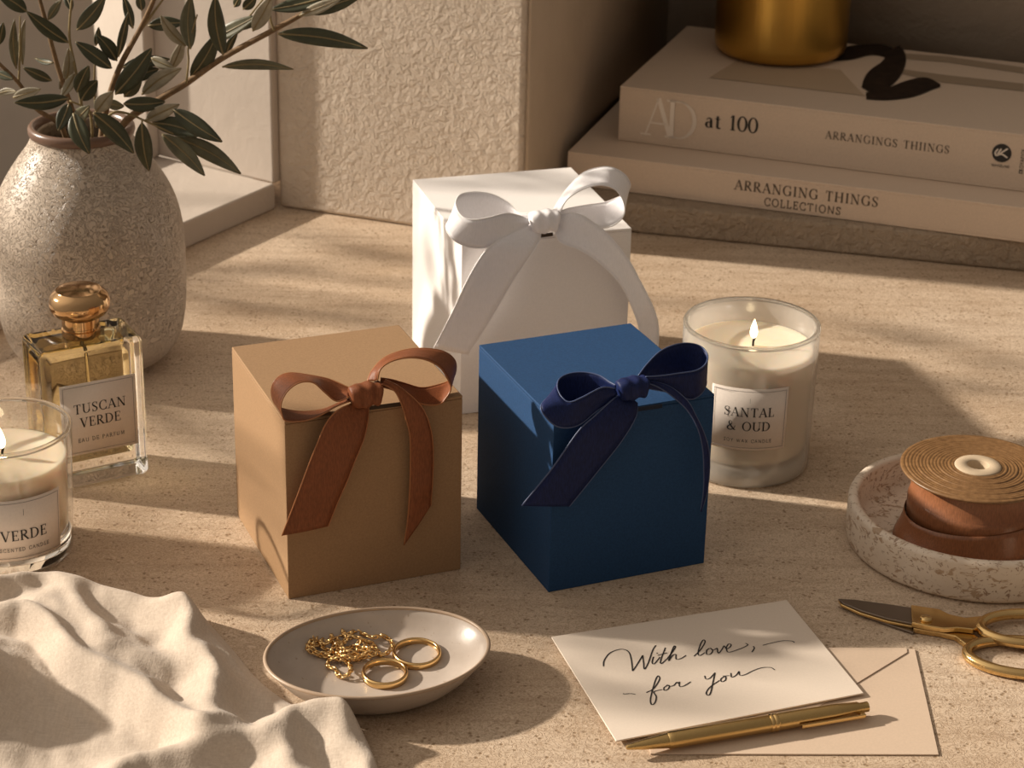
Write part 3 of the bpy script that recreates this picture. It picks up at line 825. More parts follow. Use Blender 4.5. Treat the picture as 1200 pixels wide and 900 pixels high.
branch('thin upright olive twig in the middle of the vase',
       [([(262, 395), (235, 220), (215, 110), (224, -20)], 8, -.008), ([(300, 395), (292, 250), (300, 150)], 5, .004)],
       [((346, 212), (234, 130), 46, D, -.012, .1), ((362, 188), (298, 106), 44, D, -.004, .2), ((297, 140), (306, 84), 20, D, .0), ((240, 92), (328, -15), 46, D, -.012, .1), ((222, 32), (198, -22), 26, D, .0),
        ((238, 285), (275, 204), 42, D, -.014, .2), ((252, 312), (302, 250), 50, D, -.014, .2), ((230, 230), (190, 300), 30, P_, -.010), ((205, 250), (212, 150), 34, P_, -.002, .3)], -.008)
branch('brown olive branch leaning up left behind the upright twig',
       [([(240, 398), (180, 210), (140, 60), (118, -20)], 11, .012)],
       [((212, 132), (83, 36), 44, D, .004, .1), ((83, 36), (-10, -20), 46, D, .004, .1), ((160, 250), (72, 210), 32, D, .016), ((185, 275), (212, 185), 28, P_, .014), ((150, 60), (190, 0), 26, Mi, .012), ((165, 195), (110, 182), 18, D, .016)], .012)
branch('low olive branch reaching out left at the vase rim',
       [([(195, 402), (110, 335), (60, 260), (-15, 185)], 11, -.010), ([(58, 258), (62, 150), (62, 50)], 5, -.006)],
       [((50, 212), (45, 60), 26, Mi, -.006, .4), ((42, 302), (126, 276), 34, P_, -.018, .2), ((-10, 292), (52, 284), 22, P_, -.012), ((-10, 225), (42, 246), 26, D, -.012), ((-5, 140), (10, 70), 26, D, -.01), ((70, 200), (78, 60), 22, P_, -.002)], -.010)
branch('short olive sprig drooping right over the vase rim',
       [([(330, 392), (350, 350), (395, 352), (450, 375), (548, 420)], 7, -.026), ([(440, 372), (442, 385)], 4, -.03)],
       [((440, 380), (462, 530), 52, D, -.046, .1), ((383, 322), (512, 316), 46, D, -.026, .1), ((452, 372), (556, 324), 42, P_, -.022, .2), ((538, 340), (689, 440), 54, D, -.026, .1), ((474, 380), (622, 422), 54, D, -.022, .2), ((503, 416), (635, 545), 50, Mi, -.036, .1), ((543, 425), (747, 539), 52, Mi, -.030, .1)], -.024)
branch('short olive sprig drooping left over the front of the vase rim',
       [([(285, 396), (270, 340), (215, 312)], 7, -.028), ([(285, 350), (262, 330)], 4, -.032)],
       [((213, 305), (45, 318), 46, D, -.034, .1), ((215, 322), (180, 405), 44, D, -.046, .2), ((228, 352), (277, 477), 56, D, -.056, .1), ((290, 350), (415, 475), 56, D, -.058, .1), ((298, 347), (350, 284), 46, P_, -.038, .1), ((235, 367), (278, 328), 40, Mi, -.036), ((330, 320), (385, 330), 30, Mi, -.03)], -.026)

# ================================================================== PERFUME BOTTLE
b0, b1 = at(58, 581), at(176, 556)
qa = (b1 - b0); qw = qa.length; qa.normalize(); qb = Vector((-qa.y, qa.x, 0)); qd = 0.036; qh = 0.091
tp = Thing('perfume_bottle', 'square glass perfume bottle of amber liquid with round gold cap', 'perfume bottle', b0 + qa * qw / 2 + qb * qd / 2)
def rbox(x0, x1, y0, y1, z0, z1, r=0.0):
    return boxf(b0 + qa * x0 + qb * y0 + UP * z0, qa * (x1 - x0), qb * (y1 - y0), UP * (z1 - z0))
tp.part('bottle_glass', rbox(0, qw, 0, qd, 0.0003, qh), M['bottle'], bevel=0.0035, seg=3)
tp.part('perfume', rbox(.0075, qw - .0075, .006, qd - .006, .0155, qh - .0085), M['perfume'], bevel=0.003, seg=3)
pc = b0 + qa * qw * 0.5 + qb * qd * 0.5
tp.part('dip_tube', tube([pc + UP * .018 + qa * .004, pc + UP * .05, pc + UP * (qh - .010)], 0.0011, 8), M['tube'])
def zprof(pr, dz): return [(r, z + dz) for r, z in pr]
tp.part('collar', lathe(zprof([(.0001, 0), (.0112, 0), (.0114, .001), (.0114, .0045), (.0105, .005), (.0105, .0060), (.0110, .0065), (.0110, .0115), (.0001, .0118)], qh + .0002), pc, 48), M['cap'], angle=40)
cp = catmull([(.0001, .012, 0), (.010, .0122, 0), (.0155, .0145, 0), (.0178, .0195, 0), (.0168, .0250, 0), (.0135, .0283, 0), (.0125, .0287, 0), (.006, .0292, 0), (.0001, .0294, 0)], 5)
tp.part('cap', lathe([(max(p.x, .0001), p.y + qh) for p in cp], pc, 64), M['cap'])
def on_front(x, y, e_=0.0): return b0 + qa * (qw * 0.53 + x) - qb * (0.0005 + e_) + UP * (0.0455 + y)
LW, LH = 0.0462, 0.0455
lab = tp.part('bottle_label', join(boxf(on_front(-LW / 2, -LH / 2, -0.0004), qa * LW, -qb * 0.0005, UP * LH)), M['label'])
Q = frame_quads(LW - .003, LH - .003, .0003)
tp.part('label_border', quads_to_mesh(Q, lambda x, y: on_front(x, y, .00025)), M['label_line'], lab, smooth=False)
Q = lines_quads([('TUSCAN', .0060, 0.0005, .0068, .12, 'serif', 1.0), ('VERDE', .0060, 0.0005, -.0022, .12, 'serif', 1.0), ('EAU DE PARFUM', .0024, 0.0005, -.0135, .22, 'sans', 1.1)])
tp.part('lettering', quads_to_mesh(Q, lambda x, y: on_front(x, y, .00025)), M['ink'], lab, smooth=False)

# ================================================================== CANDLES
def candle(label, c, rb, rt, h, zwax, glass_m, base_m, lab_ang, lab_half, z0, z1, lines, flame_h, flame_off):
    t = Thing('candle', label, 'candle', c, 'lit candles in glass tumblers')
    R = lambda z: rb + (rt - rb) * z / h
    th, zb = 0.0026, 0.0125
    prof = [(.0001, .0004), (rb - .003, .0004), (rb - .0008, .0012), (rb, .003)] + [(R(z), z) for z in (zb, h * .3, h * .5, h * .7, h - .0012)] + [(R(h) - .0006, h - .0002), (R(h) - th / 2, h), (R(h) - th + .0006, h - .0003)] + [(R(z) - th, z) for z in (h - .0015, h * .7, h * .4, zb + .004)] + [(R(zb) - th - .002, zb + .0008), (.0001, zb)]
    g = t.part('glass_tumbler', lathe(prof, c, 96), glass_m)
    if base_m:
        t.part('glass_base', lathe([(.0001, .0012), (rb - .0035, .0012), (rb - .0012, .003), (R(zb) - .0012, zb - .0008), (R(zb) - .004, zb - .0004), (.0001, zb - .0004)], c, 72), base_m, g)
    t.part('glass_rim', tube([c + Vector(((R(h) - th / 2) * cos(2 * pi * i / 96), (R(h) - th / 2) * sin(2 * pi * i / 96), h - .0006)) for i in range(96)], .00145, 10, closed=True), M['bottle'], g)
    wx = [(.0001, zb + .0003), (R(zb) - th - .0026, zb + .0006), (R(zb) - th - .0004, zb + .004)] + [(R(z) - th - .0003, z) for z in (zwax * .5, zwax * .8, zwax - .0006)] + [(R(zwax) - th - .0016, zwax - .0002), (R(zwax) - th - .006, zwax - .0010), (.012, zwax - .0012), (.0001, zwax - .0012)]
    t.part('wax', lathe(wx, c, 96), M['wax'])
    w0 = c + UP * (zwax - .0015) + flame_off
    wk = t.part('wick', tube([w0, w0 + UP * .0030, w0 + UP * .0055 + Vector((.0006, 0, 0)), w0 + UP * .0072 + Vector((.0004, 0, 0))], [.0007, .0007, .0008, .0005], 8), M['wick'])
    fp = catmull([(.0001, 0, 0), (.0016, .0015, 0), (.0023, .0040, 0), (.0019, .0070, 0), (.0010, .0100, 0), (.0001, .0125, 0)], 4)
    t.part('flame', lathe([(max(.00008, p.x * flame_h / .0125), p.y * flame_h / .0125) for p in fp], w0 + UP * .0052, 24), M['flame'])
    # paper label wrapped on the glass
    phi0 = atan2(CP.y - c.y, CP.x - c.x) + lab_ang
    def wrap(x, y, e_):
        z = (z0 + z1) / 2 + y; r = R(z) + e_
        a = phi0 + x / R(.04)
        return c + Vector((r * cos(a), r * sin(a), z))
    Wd = 2 * lab_half * R(.04); Hd = z1 - z0
    n = 30
    outer = [[wrap(-Wd / 2 + Wd * i / n, -Hd / 2 + Hd * j, .0005) for i in range(n + 1)] for j in (0, 1)]
    lb_ = t.part('candle_label', grid(outer), M['label'], solid=0.0003, solid_off=-1)
    Q = split_quads(frame_quads(Wd - .003, Hd - .003, .0003), .002)
    t.part('label_border', quads_to_mesh(Q, lambda x, y: wrap(x, y, .00085)), M['label_line'], lb_, smooth=False)
    Q = split_quads(lines_quads(lines), .0015)
    t.part('lettering', quads_to_mesh(Q, lambda x, y: wrap(x, y, .00085)), M['ink'], lb_, smooth=False)
    return t
candle('lit candle in frosted glass behind the navy box, wide label on its front', at(870, 540), .0402, .0413, .0928, .0788, M['glass_frost'], M['glass_base'], radians(3), radians(33), .0270, .0672,
       [('SANTAL', .0058, 0.0, .0050, .12, 'serif', 1.0), ('& OUD', .0058, 0.0, -.0042, .12, 'serif', 1.0), ('SOY WAX CANDLE', .0021, 0.0, -.0138, .24, 'sans', 1.1), ('I', .003, 0.0, .0125, .1, 'sans', .5)], .0125, Vector((.0015, 0, 0)))
candle('lit candle in clear glass in front of the perfume bottle, beside the linen cloth', at(12, 645), .0352, .0388, .0775, .0600, M['glass_clear'], M['bottle'], radians(13), radians(36), .0125, .0500,
       [('VERDE', .0062, 0.0, -.0030, .12, 'serif', 1.0), ('SCENTED CANDLE', .0021, 0.0, -.0118, .24, 'sans', 1.1), ('I', .004, 0.0, .0110, .1, 'sans', .4)], .0125, Vector((0.0, 0, 0)))

# ================================================================== BOOKS AND BRASS POT
def book(name, label, p0, a, b, w, d, z0, h, cm, spine_r=0.0):
    """flat lying hardback, spine towards the viewer"""
    t = Thing(name, label, 'book', p0 + a * w / 2 + b * d / 2, 'books stacked on the ledge')
    ct = 0.0024
    c = t.part('cover', join(boxf(p0 + UP * z0, a * w, b * d, UP * ct), boxf(p0 + UP * (z0 + h - ct), a * w, b * d, UP * ct), boxf(p0 + UP * (z0 + ct - .0003), a * w, b * 0.0035, UP * (h - 2 * ct + .0006))), cm, bevel=0.0007)
    t.part('page_block', boxf(p0 + a * .004 + b * .0034 + UP * (z0 + ct), a * (w - .008), b * (d - .008), UP * (h - 2 * ct)), M['pages'])
    return t, c
k0 = at(664, 216.5, LEDGE); k1 = at(1200, 285, LEDGE); ka = (k1 - k0); ka.z = 0; ka.normalize(); kb = Vector((-ka.y, ka.x, 0))
H1 = 0.0275
t1, c1 = book('book', 'thinner pale book at the bottom of the stack on the ledge', Vector((k0.x, k0.y, 0)), ka, kb, 0.42, 0.235, LEDGE + .0003, H1, M['book2'])
def spine(p0, a, z0, h, e_=.0003):
    return lambda x, y: p0 + a * x - Vector((-a.y, a.x, 0)) * e_ + UP * (z0 + h / 2 + y)
def xat(p0, a, u, v, z):                                # distance along a spine of the point seen at (u, v)
    return (at_plane(u, v, p0, Vector((-a.y, a.x, 0))) - p0).dot(a)
p10 = Vector((k0.x, k0.y, 0)); sp1 = spine(p10, ka, LEDGE, H1)
xa, xb = xat(p10, ka, 861, 220, 0), xat(p10, ka, 1029, 240, 0)
q_, w_ = text_quads('ARRANGING THINGS', 1.0, .16, 'serif', 1.1)
sz = (xb - xa) / w_
Q = lines_quads([('ARRANGING THINGS', sz, (xa + xb) / 2, .0042, .16, 'serif', 1.1), ('COLLECTIONS', sz * .78, (xa + xb) / 2 - .002, -.0068, .18, 'sans', 1.3)])
t1.part('lettering', quads_to_mesh(Q, sp1), M['ink_brown'], c1, smooth=False)
Z2 = LEDGE + H1 + .0006
g0 = at(724, 164, Z2); g1 = at(1200, 225, Z2); ga = (g1 - g0); ga.z = 0; ga.normalize(); gb = Vector((-ga.y, ga.x, 0))
H2 = 0.0450
p20 = Vector((g0.x, g0.y, 0))
t2, c2 = book('book', 'thicker beige book on top of the stack, under the brass pot', p20, ga, gb, 0.40, 0.200, Z2, H2, M['book1'])
sp2 = spine(p20, ga, Z2, H2)
x0_, x1_ = xat(p20, ga, 757, 142, 0), xat(p20, ga, 816, 142, 0)
sp2b = spine(p20, ga, Z2, H2, .0008)
t2.part('lettering', join(quads_to_mesh(lines_quads([('A', .031, x0_ + .0105, .0005, 0, 'serif', .8)]), sp2), quads_to_mesh(lines_quads([('D', .031, x1_ - .0112, .0005, 0, 'serif', .8)]), sp2b)), M['ink_pale'], c2, smooth=False)
x0_, x1_ = xat(p20, ga, 826, 150, 0), xat(p20, ga, 888, 153, 0)
q_, w_ = text_quads('at 100', 1.0, .06, 'serif', 1.1); sz = (x1_ - x0_) / w_
x2_, x3_ = xat(p20, ga, 967, 163, 0), xat(p20, ga, 1112, 182, 0)
q_, w2_ = text_quads('ARRANGINGS THIINGS', 1.0, .16, 'serif', 1.0); sz2 = (x3_ - x2_) / w2_
ex = xat(p20, ga, 1173, 188, 0); ez = 0.0
t2.part('lettering', quads_to_mesh(lines_quads([('at 100', sz, (x0_ + x1_) / 2, .0035, .06, 'serif', 1.15)]), sp2), M['ink'], c2, smooth=False)
t2.part('lettering', quads_to_mesh(lines_quads([('ARRANGINGS THIINGS', sz2, (x2_ + x3_) / 2, .0035, .16, 'serif', 1.0)]), sp2), M['ink_brown'], c2, smooth=False)
EZ = 0.006
er = 0.0073
disc = [[(ex, EZ), (ex + er * cos(t0), EZ + er * sin(t0)), (ex + er * cos(t0 + pi / 32), EZ + er * sin(t0 + pi / 32)), (ex + er * cos(t0 + pi / 16), EZ + er * sin(t0 + pi / 16))] for t0 in [pi / 16 * i for i in range(32)]]
disc += [[(x + ex + .0157, y + EZ - .0035) for x, y in [(py_ * -1 * -1 * 0 - p[1], p[0]) for p in q for py_ in (0,)]] for q in text_quads('KOYAPICK', .0026, .14, 'sans', 1.5)[0]]
disc += [[(x + ex, y + EZ - .0102) for x, y in q] for q in text_quads('WAVELINE', .0020, .12, 'sans', 1.5)[0]]
disc += [[(x + ex + .0157, y + EZ - .0128) for x, y in q] for q in frame_quads(.0028, .0028, .0005)]
t2.part('emblem', quads_to_mesh(disc, sp2), M['ink'], c2, smooth=False)
def strokes(lines, w):
    out = []
    for pts in lines:
        P = catmull([(x, y, 0) for x, y in pts], 6)
        for p, q in zip(P, P[1:]):
            d = (q - p); n = Vector((-d.y, d.x, 0)).normalized() * w / 2
            out.append([(p - n).to_2d()[:], (q - n).to_2d()[:], (q + n).to_2d()[:], (p + n).to_2d()[:]])
    return out
bd = strokes([[(-.0030, .0030), (-.0048, .0002), (-.0040, -.0022), (-.0022, -.0014), (.0006, .0012), (.0042, .0042)], [(-.0006, .0034), (-.0022, .0004), (-.0028, -.0016), (.0004, -.0008), (.0046, -.0030)]], .0012)
bd = [[(x + ex, y + EZ) for x, y in q] for q in bd]
t2.part('emblem_mark', quads_to_mesh(bd, spine(p20, ga, Z2, H2, .0006)), M['ink_pale'], c2, smooth=False)
# printed artwork on the top cover: a dark folded brush stroke and pale stripes
ZT = Z2 + H2 + .0004
def top_poly(pts, dz): return [at(u, v, ZT + dz) for u, v in pts]
def flat_poly(P): return list(P), [tuple(range(len(P)))]
art = t2.part('cover_art', flat_poly(top_poly([(831, 91), (868, 68), (985, 82), (1013, 112)], 0)), M['art_tan'], c2, smooth=False)
t2.part('cover_stripe', join(flat_poly(top_poly([(1054, 62), (1110, 66), (1200, 79), (1200, 86), (1110, 73), (1052, 68)], 0)), flat_poly(top_poly([(1050, 80), (1110, 88), (1200, 98), (1200, 107), (1100, 96), (1055, 86)], 0))), M['art_stripe'], c2, smooth=False)
def brush(c, w, dz):
    P = catmull([(u, v, k) for (u, v), k in zip(c, w)], 6); rows = []
    for i, p in enumerate(P):
        d = P[min(i + 1, len(P) - 1)] - P[max(i - 1, 0)]; n = Vector((-d.y, d.x)).normalized() * p.z / 2
        rows.append([at(p.x - n.x, p.y - n.y, ZT + dz), at(p.x, p.y, ZT + dz), at(p.x + n.x, p.y + n.y, ZT + dz)])
    return grid(rows)
t2.part('cover_art', join(brush([(965, 68), (995, 62), (1020, 58), (1038, 60), (1050, 68)], [8, 16, 13, 14, 12], .0002), brush([(1046, 57), (1050, 68), (1043, 82), (1028, 95), (1020, 108)], [18, 24, 28, 30, 24], .0003), brush([(1015, 112), (1040, 110), (1065, 104), (1085, 99), (1102, 100)], [8, 14, 20, 17, 3], .0004)), M['art_dark'], c2, smooth=False)

PCt = at(914, 60, ZT); PRd = 0.0555
tpot = Thing('plant_pot', 'round brushed brass pot standing on top of the book stack', 'pot', Vector((PCt.x, PCt.y, ZT + .0004)))
pp = [(.0001, 0), (PRd - .010, 0), (PRd - .005, .0010), (PRd - .0018, .0035), (PRd - .0004, .0075), (PRd, .013), (PRd, .06), (PRd, .108), (PRd - .0006, .1092), (PRd - .002, .1095), (PRd - .003, .1085), (PRd - .003, .01), (PRd - .008, .004), (.0001, .003)]
tpot.part('pot_body', lathe(pp, Vector((PCt.x, PCt.y, ZT + .0006)), 96), M['pot'])

# ================================================================== TRAY AND RIBBON REEL
TC = at(1140, 636)
trr = 0.0735
tp_ = [(.0001, .0003), (trr - .004, .0003), (trr - .001, .0015), (trr, .004), (trr, .0235), (trr - .0008, .0255), (trr - .0025, .0262), (trr - .0042, .0262), (trr - .0055, .0256), (trr - .0062, .0240), (trr - .0067, .010), (trr - .011, .0072), (.0001, .0068)]
single('tray', lathe(tp_, TC, 120), M['tray'], 'round flecked stone tray holding the reel of copper ribbon', 'tray', TC)
SC = Vector((at(1146, 547, .050).x, at(1146, 547, .050).y, 0.0072))
ts = Thing('ribbon_reel', 'reel of copper brown satin ribbon lying in the stone tray', 'ribbon', SC)
zt = .0425
coil = [(.0122, zt + .0004)]
nr = 15
for i in range(nr):
    r0 = .0128 + (.0425 - .0128) * i / nr; r1 = .0128 + (.0425 - .0128) * (i + 1) / nr
    hh = .00015 * sin(i * 2.1) + .0010 * (1 - i / nr)
    coil += [(r0 + .0001, zt - .0003 + hh), (r0 + .0006, zt + .0000 + hh), ((r0 + r1) / 2 + .0004, zt + .0001 + hh), (r1 - .0002, zt - .0001 + hh)]
coil += [(.0432, zt - .0002), (.0434, zt - .0012), (.0425, zt - .0020), (.035, zt - .0022), (.0122, zt - .0022)]
ts.part('wound_top', lathe(coil + [coil[0]], SC, 96, wob=lambda t, z: 1 + .006 * sin(2 * t + .7) + .003 * sin(5 * t)), M['coil'])
drum = [(.0116, .0008), (.0362, .0008), (.0368, .002), (.0372, .010), (.0368, .0125), (.0376, .0130), (.0379, .022), (.0372, .0245), (.0366, .0250), (.0366, .037), (.0360, .0402), (.0116, .0402)]
ts.part('wound_ribbon', lathe(drum + [drum[0]], SC, 96, wob=lambda t, z: 1 + .008 * sin(t + z * 60) + .004 * sin(3 * t)), M['rib_copper'])
rows = []                                              # loose outer turn that slips down and flares out
for i in range(90):
    f_ = i / 89; a = radians(115 + 300 * f_)
    fl = math.exp(-((f_ - .30) / .13) ** 2); fl2 = math.exp(-((f_ - .62) / .2) ** 2)
    rt_ = .0384 + .0006 * fl; rb_ = .0388 + .0085 * fl + .0010 * fl2
    ztop = .0140 + .006 * f_ + .002 * sin(a * 1.5); zb_ = .0008 + .0006 * sin(a * 3) ** 2
    row = []
    for j in range(6):
        x = j / 5; r = rt_ + (rb_ - rt_) * x ** 1.6; z = ztop + (zb_ - ztop) * x
        row.append(SC + Vector((r * cos(a), r * sin(a), z)))
    rows.append(row)
ts.part('loose_end', grid(rows), M['rib_copper'], solid=.0004)
hub = [(.0060, zt - .020), (.0060, zt + .0012), (.0065, zt + .0019), (.0126, zt + .0017), (.0132, zt + .0011), (.0132, zt + .0006), (.0118, zt + .0002), (.0112, zt - .004), (.0100, zt - .020)]
ts.part('hub', lathe(hub + [hub[0]], SC, 48), M['hub'])

# ================================================================== SCISSORS
tsc = Thing('scissors', 'open brass scissors with dark steel blades in front of the stone tray', 'scissors', at(1085, 725))
def pxz(pts, z): return [at(u, v, z) for u, v in pts]
def outline(pts, z0, z1):
    P = pxz(pts, z0); return prism([(p.x, p.y) for p in P], z0, z1)
bl1 = tsc.part('blade', outline([(982, 703.5), (1000, 704.5), (1035, 709), (1068, 714), (1074, 721), (1070, 733), (1040, 727), (1010, 718), (988, 709)], .0034, .0046), M['steel'], bevel=.0004)
tsc.part('blade_edge', outline([(982, 705), (988, 708.5), (1012, 717), (1042, 726), (1070, 732), (1069, 737), (1040, 731), (1008, 721.5), (985, 711)], .0018, .0034), M['brass'], bl1, bevel=.0004)
bl2 = tsc.part('blade', outline([(984, 708), (1010, 718), (1045, 730), (1075, 740), (1070, 744), (1040, 734), (1005, 721), (986, 712)], .0003, .0017), M['steel'], bevel=.0003)
def ring(c, a_px, b_px, rot, z, r, seg=48):
    P = []
    for i in range(seg):
        t = 2 * pi * i / seg; x, y = a_px * cos(t), b_px * sin(t)
        k = radians(rot); P.append(at(c[0] + x * cos(k) - y * sin(k), c[1] + x * sin(k) + y * cos(k), z))
    return tube(P, r, 10, closed=True)
h1 = join(outline([(1067, 714), (1100, 719), (1112, 725), (1130, 729), (1150, 727), (1152, 737), (1140, 743), (1122, 741), (1106, 742), (1086, 739), (1068, 735)], .0036, .0066), ring((1207, 737), 58, 17.5, 3, .0050, .0031))
tsc.part('handle', h1, M['brass'], bevel=.0006)
h2 = join(outline([(1068, 735), (1090, 739), (1112, 741), (1130, 744), (1146, 752), (1140, 768), (1128, 758), (1118, 751), (1100, 747), (1070, 742)], .0003, .0034), ring((1202, 771), 69, 19.5, 6, .0032, .0031))
tsc.part('handle', h2, M['brass'], bevel=.0006)
sc_ = at(1085, 726, .0066)
tsc.part('screw', lathe([(.0001, 0), (.0034, 0), (.0034, .0009), (.0028, .0016), (.0001, .0019)], sc_, 24), M['brass'])

# ================================================================== CARD, ENVELOPE, PEN
ev = [at(*p) for p in ((745, 761), (1072, 762), (1100, 886), (762, 885))]
evc = (ev[0] + ev[2]) / 2
te = Thing('envelope', 'blush paper envelope lying under the card and the gold pen', 'envelope', evc)
te.part('envelope_body', prism([(p.x, p.y) for p in ev[::-1]], .0002, .0010), M['envelope'], bevel=.0002)
tip = at(915, 858)
fl_ = [ev[0].lerp(ev[1], .02), ev[0].lerp(ev[1], .97), ev[1].lerp(tip, .06)]
for s in (0.25, .5, .75, .92): fl_.append(ev[1].lerp(tip, s))
fl_.append(tip + Vector((0, .002, 0)))
for s in (.92, .75, .5, .25, .05): fl_.append(ev[0].lerp(tip, s))
te.part('envelope_flap', prism([(p.x, p.y) for p in fl_[::-1]], .0011, .0016), M['envelope'], bevel=.0002)
CZ = .0030
cd = [at(u, v, CZ) for u, v in ((646, 746), (922, 703), (1012, 812), (722, 868))]
cc = (cd[0] + cd[2]) / 2
tcd = Thing('greeting_card', 'cream card with two lines of black handwriting, lying on the envelope', 'card', cc)
cb = tcd.part('card_sheet', prism([(p.x, p.y) for p in cd[::-1]], CZ - .0009, CZ), M['card'], bevel=.0002)
HW = [
 [(252, 340), (255, 315), (280, 282), (328, 265), (362, 276), (374, 310), (380, 361)], [(380, 361), (398, 335), (424, 292)], [(424, 292), (428, 322), (432, 353), (450, 322), (468, 270), (482, 248)],
 [(472, 298), (466, 322), (474, 330), (492, 310), (500, 300)], [(486, 281), (489, 284)], [(524, 258), (508, 300), (502, 322), (508, 328), (530, 308)], [(490, 292), (532, 281)],
 [(530, 310), (556, 275), (568, 256), (562, 252), (550, 280), (538, 317)], [(538, 317), (556, 292), (570, 288), (570, 305), (578, 310), (598, 303), (615, 292)],
 [(650, 296), (678, 268), (698, 235), (692, 224), (680, 240), (668, 278), (674, 293), (698, 280)], [(718, 261), (706, 270), (706, 287), (722, 286), (732, 272), (722, 260), (735, 268), (752, 260)],
 [(752, 260), (757, 283), (774, 264), (782, 250), (790, 262)], [(790, 266), (806, 258), (813, 246), (802, 242), (792, 260), (800, 278), (828, 272), (866, 258), (886, 246), (876, 239)],
 [(910, 252), (915, 261), (904, 278)], [(952, 248), (990, 238), (1040, 228), (1078, 229), (1092, 236)],
 [(338, 460), (345, 462), (368, 460), (392, 463)], [(440, 456), (472, 438), (498, 398), (492, 382), (480, 402), (466, 450), (458, 488), (464, 509), (478, 500), (484, 474), (474, 452), (510, 442)],
 [(532, 424), (518, 434), (520, 446), (536, 440), (542, 426), (530, 422), (545, 428), (562, 424)], [(562, 424), (575, 410), (582, 416), (586, 408)], [(586, 408), (586, 428), (606, 426), (636, 408)],
 [(697, 382), (702, 396), (720, 392), (742, 368)], [(742, 368), (732, 415), (722, 458), (710, 468), (704, 455), (722, 430), (762, 402)], [(784, 384), (768, 396), (772, 408), (788, 400), (788, 384), (776, 383), (806, 381)],
 [(812, 370), (815, 388), (834, 380), (848, 362)], [(848, 362), (852, 380), (876, 376), (904, 362), (945, 347), (985, 345), (1005, 356)]]
rowsQ = ([], [])
for pts in HW:
    P = [at(640 + x / 3.75, 690 + y / 3.75, CZ + .00015) for x, y in pts]
    P = catmull(P, 6); rows = []
    for i, p in enumerate(P):
        d = P[min(i + 1, len(P) - 1)] - P[max(i - 1, 0)]; n = Vector((-d.y, d.x, 0))
        n = n.normalized() if n.length > 1e-9 else Vector((1, 0, 0))
        sl = d.normalized().y if d.length > 1e-9 else 0
        w = (.00019 + .00018 * abs(sl))
        rows.append([p - n * w / 1.0, p + n * w / 1.0])
    rowsQ = join(rowsQ, grid(rows))
tcd.part('handwriting', rowsQ, M['ink'], cb, smooth=False)

pr = .0043
PZ = .0016 + pr + .0001
pe0, pe1 = at(734, 876, PZ), at(1017, 828, PZ)
pd = (pe1 - pe0); plen_ = pd.length; pd.normalize()
tpn = Thing('pen', 'slim gold ballpoint pen lying along the card edge on the envelope', 'pen', (pe0 + pe1) / 2 - UP * pr)
def along(prof, seg=28):
    v, f = [], []; s = pd.cross(UP).normalized(); u_ = s.cross(pd)
    n = len(prof)
    for j in range(seg):
        t = 2 * pi * j / seg
        for r, x in prof: v.append(pe0 + pd * x * plen_ + (s * cos(t) + u_ * sin(t)) * r)
    for j in range(seg):
        k = (j + 1) % seg
        for i in range(n - 1): f.append((j * n + i, k * n + i, k * n + i + 1, j * n + i + 1))
    f.append(tuple(j * n for j in range(seg))); f.append(tuple(j * n + n - 1 for j in range(seg)))
    return v, f
tpn.part('barrel', along([(pr * .86, .165), (pr * .97, .17), (pr, .19), (pr, .58), (pr * .98, .582)]), M['pen'], angle=40)
tpn.part('tip', along([(.0009, .0), (.0013, .006), (.0015, .02), (pr * .55, .06), (pr * .86, .158), (pr * .86, .165)]), M['pen'], angle=40)
tpn.part('ring', along([(pr, .582), (pr * 1.08, .586), (pr * 1.08, .594), (pr * .98, .598), (pr * 1.08, .602), (pr * 1.08, .612), (pr, .616)]), M['brass'], angle=40)
tpn.part('cap', along([(pr * .99, .616), (pr * 1.02, .63), (pr * 1.0, .85), (pr * .78, .955), (pr * .62, .965), (pr * .62, .998), (pr * .5, 1.0)]), M['pen'], angle=40)
side = pd.cross(UP).normalized()
cl0 = pe0 + pd * plen_ * .70 + side * (pr + .0012) - UP * .0022
tpn.part('clip', join(boxf(cl0, pd * plen_ * .27, side * .0009, UP * .0022), boxf(cl0 + pd * plen_ * .25 - side * .0026, pd * plen_ * .02, side * .0030, UP * .0022)), M['brass'], bevel=.0004)

# ================================================================== DISH, RINGS, CHAIN
DC = at(447, 795); DRt = radians(15)
pl_ = [(.0001, .0004), (.60, .0004), (.66, .0010), (.74, .0035), (.84, .0085), (.93, .0145), (.985, .0185), (1.0, .0200)]
A_, B_ = .0575, .0436
rimc = at(443, 763, .020); DC = Vector((rimc.x, rimc.y, 0))
def oval(prof, seg=96): return lathe([(r * A_ if r > .001 else r, z) for r, z in prof], DC, seg, sx=1.0, sy=B_ / A_, rot=DRt, wob=lambda t, z: 1 + .010 * sin(2 * t + .6) + .008 * sin(3 * t))
td = Thing('trinket_dish', 'small oval grey stoneware dish holding gold rings and a chain', 'dish', DC)
td.part('dish_bowl', oval(pl_ + [(.975, .0195), (.93, .0165), (.86, .0120), (.76, .0085), (.60, .0066), (.30, .0060), (.0001, .0060)]), M['plate'])
rr_ = []
for i in range(13):
    t = 2 * pi * i / 12; rr_.append((.986 + .019 * cos(t), .0198 + .0010 * sin(t)))
td.part('dish_rim', oval(rr_), M['plate_rim'])
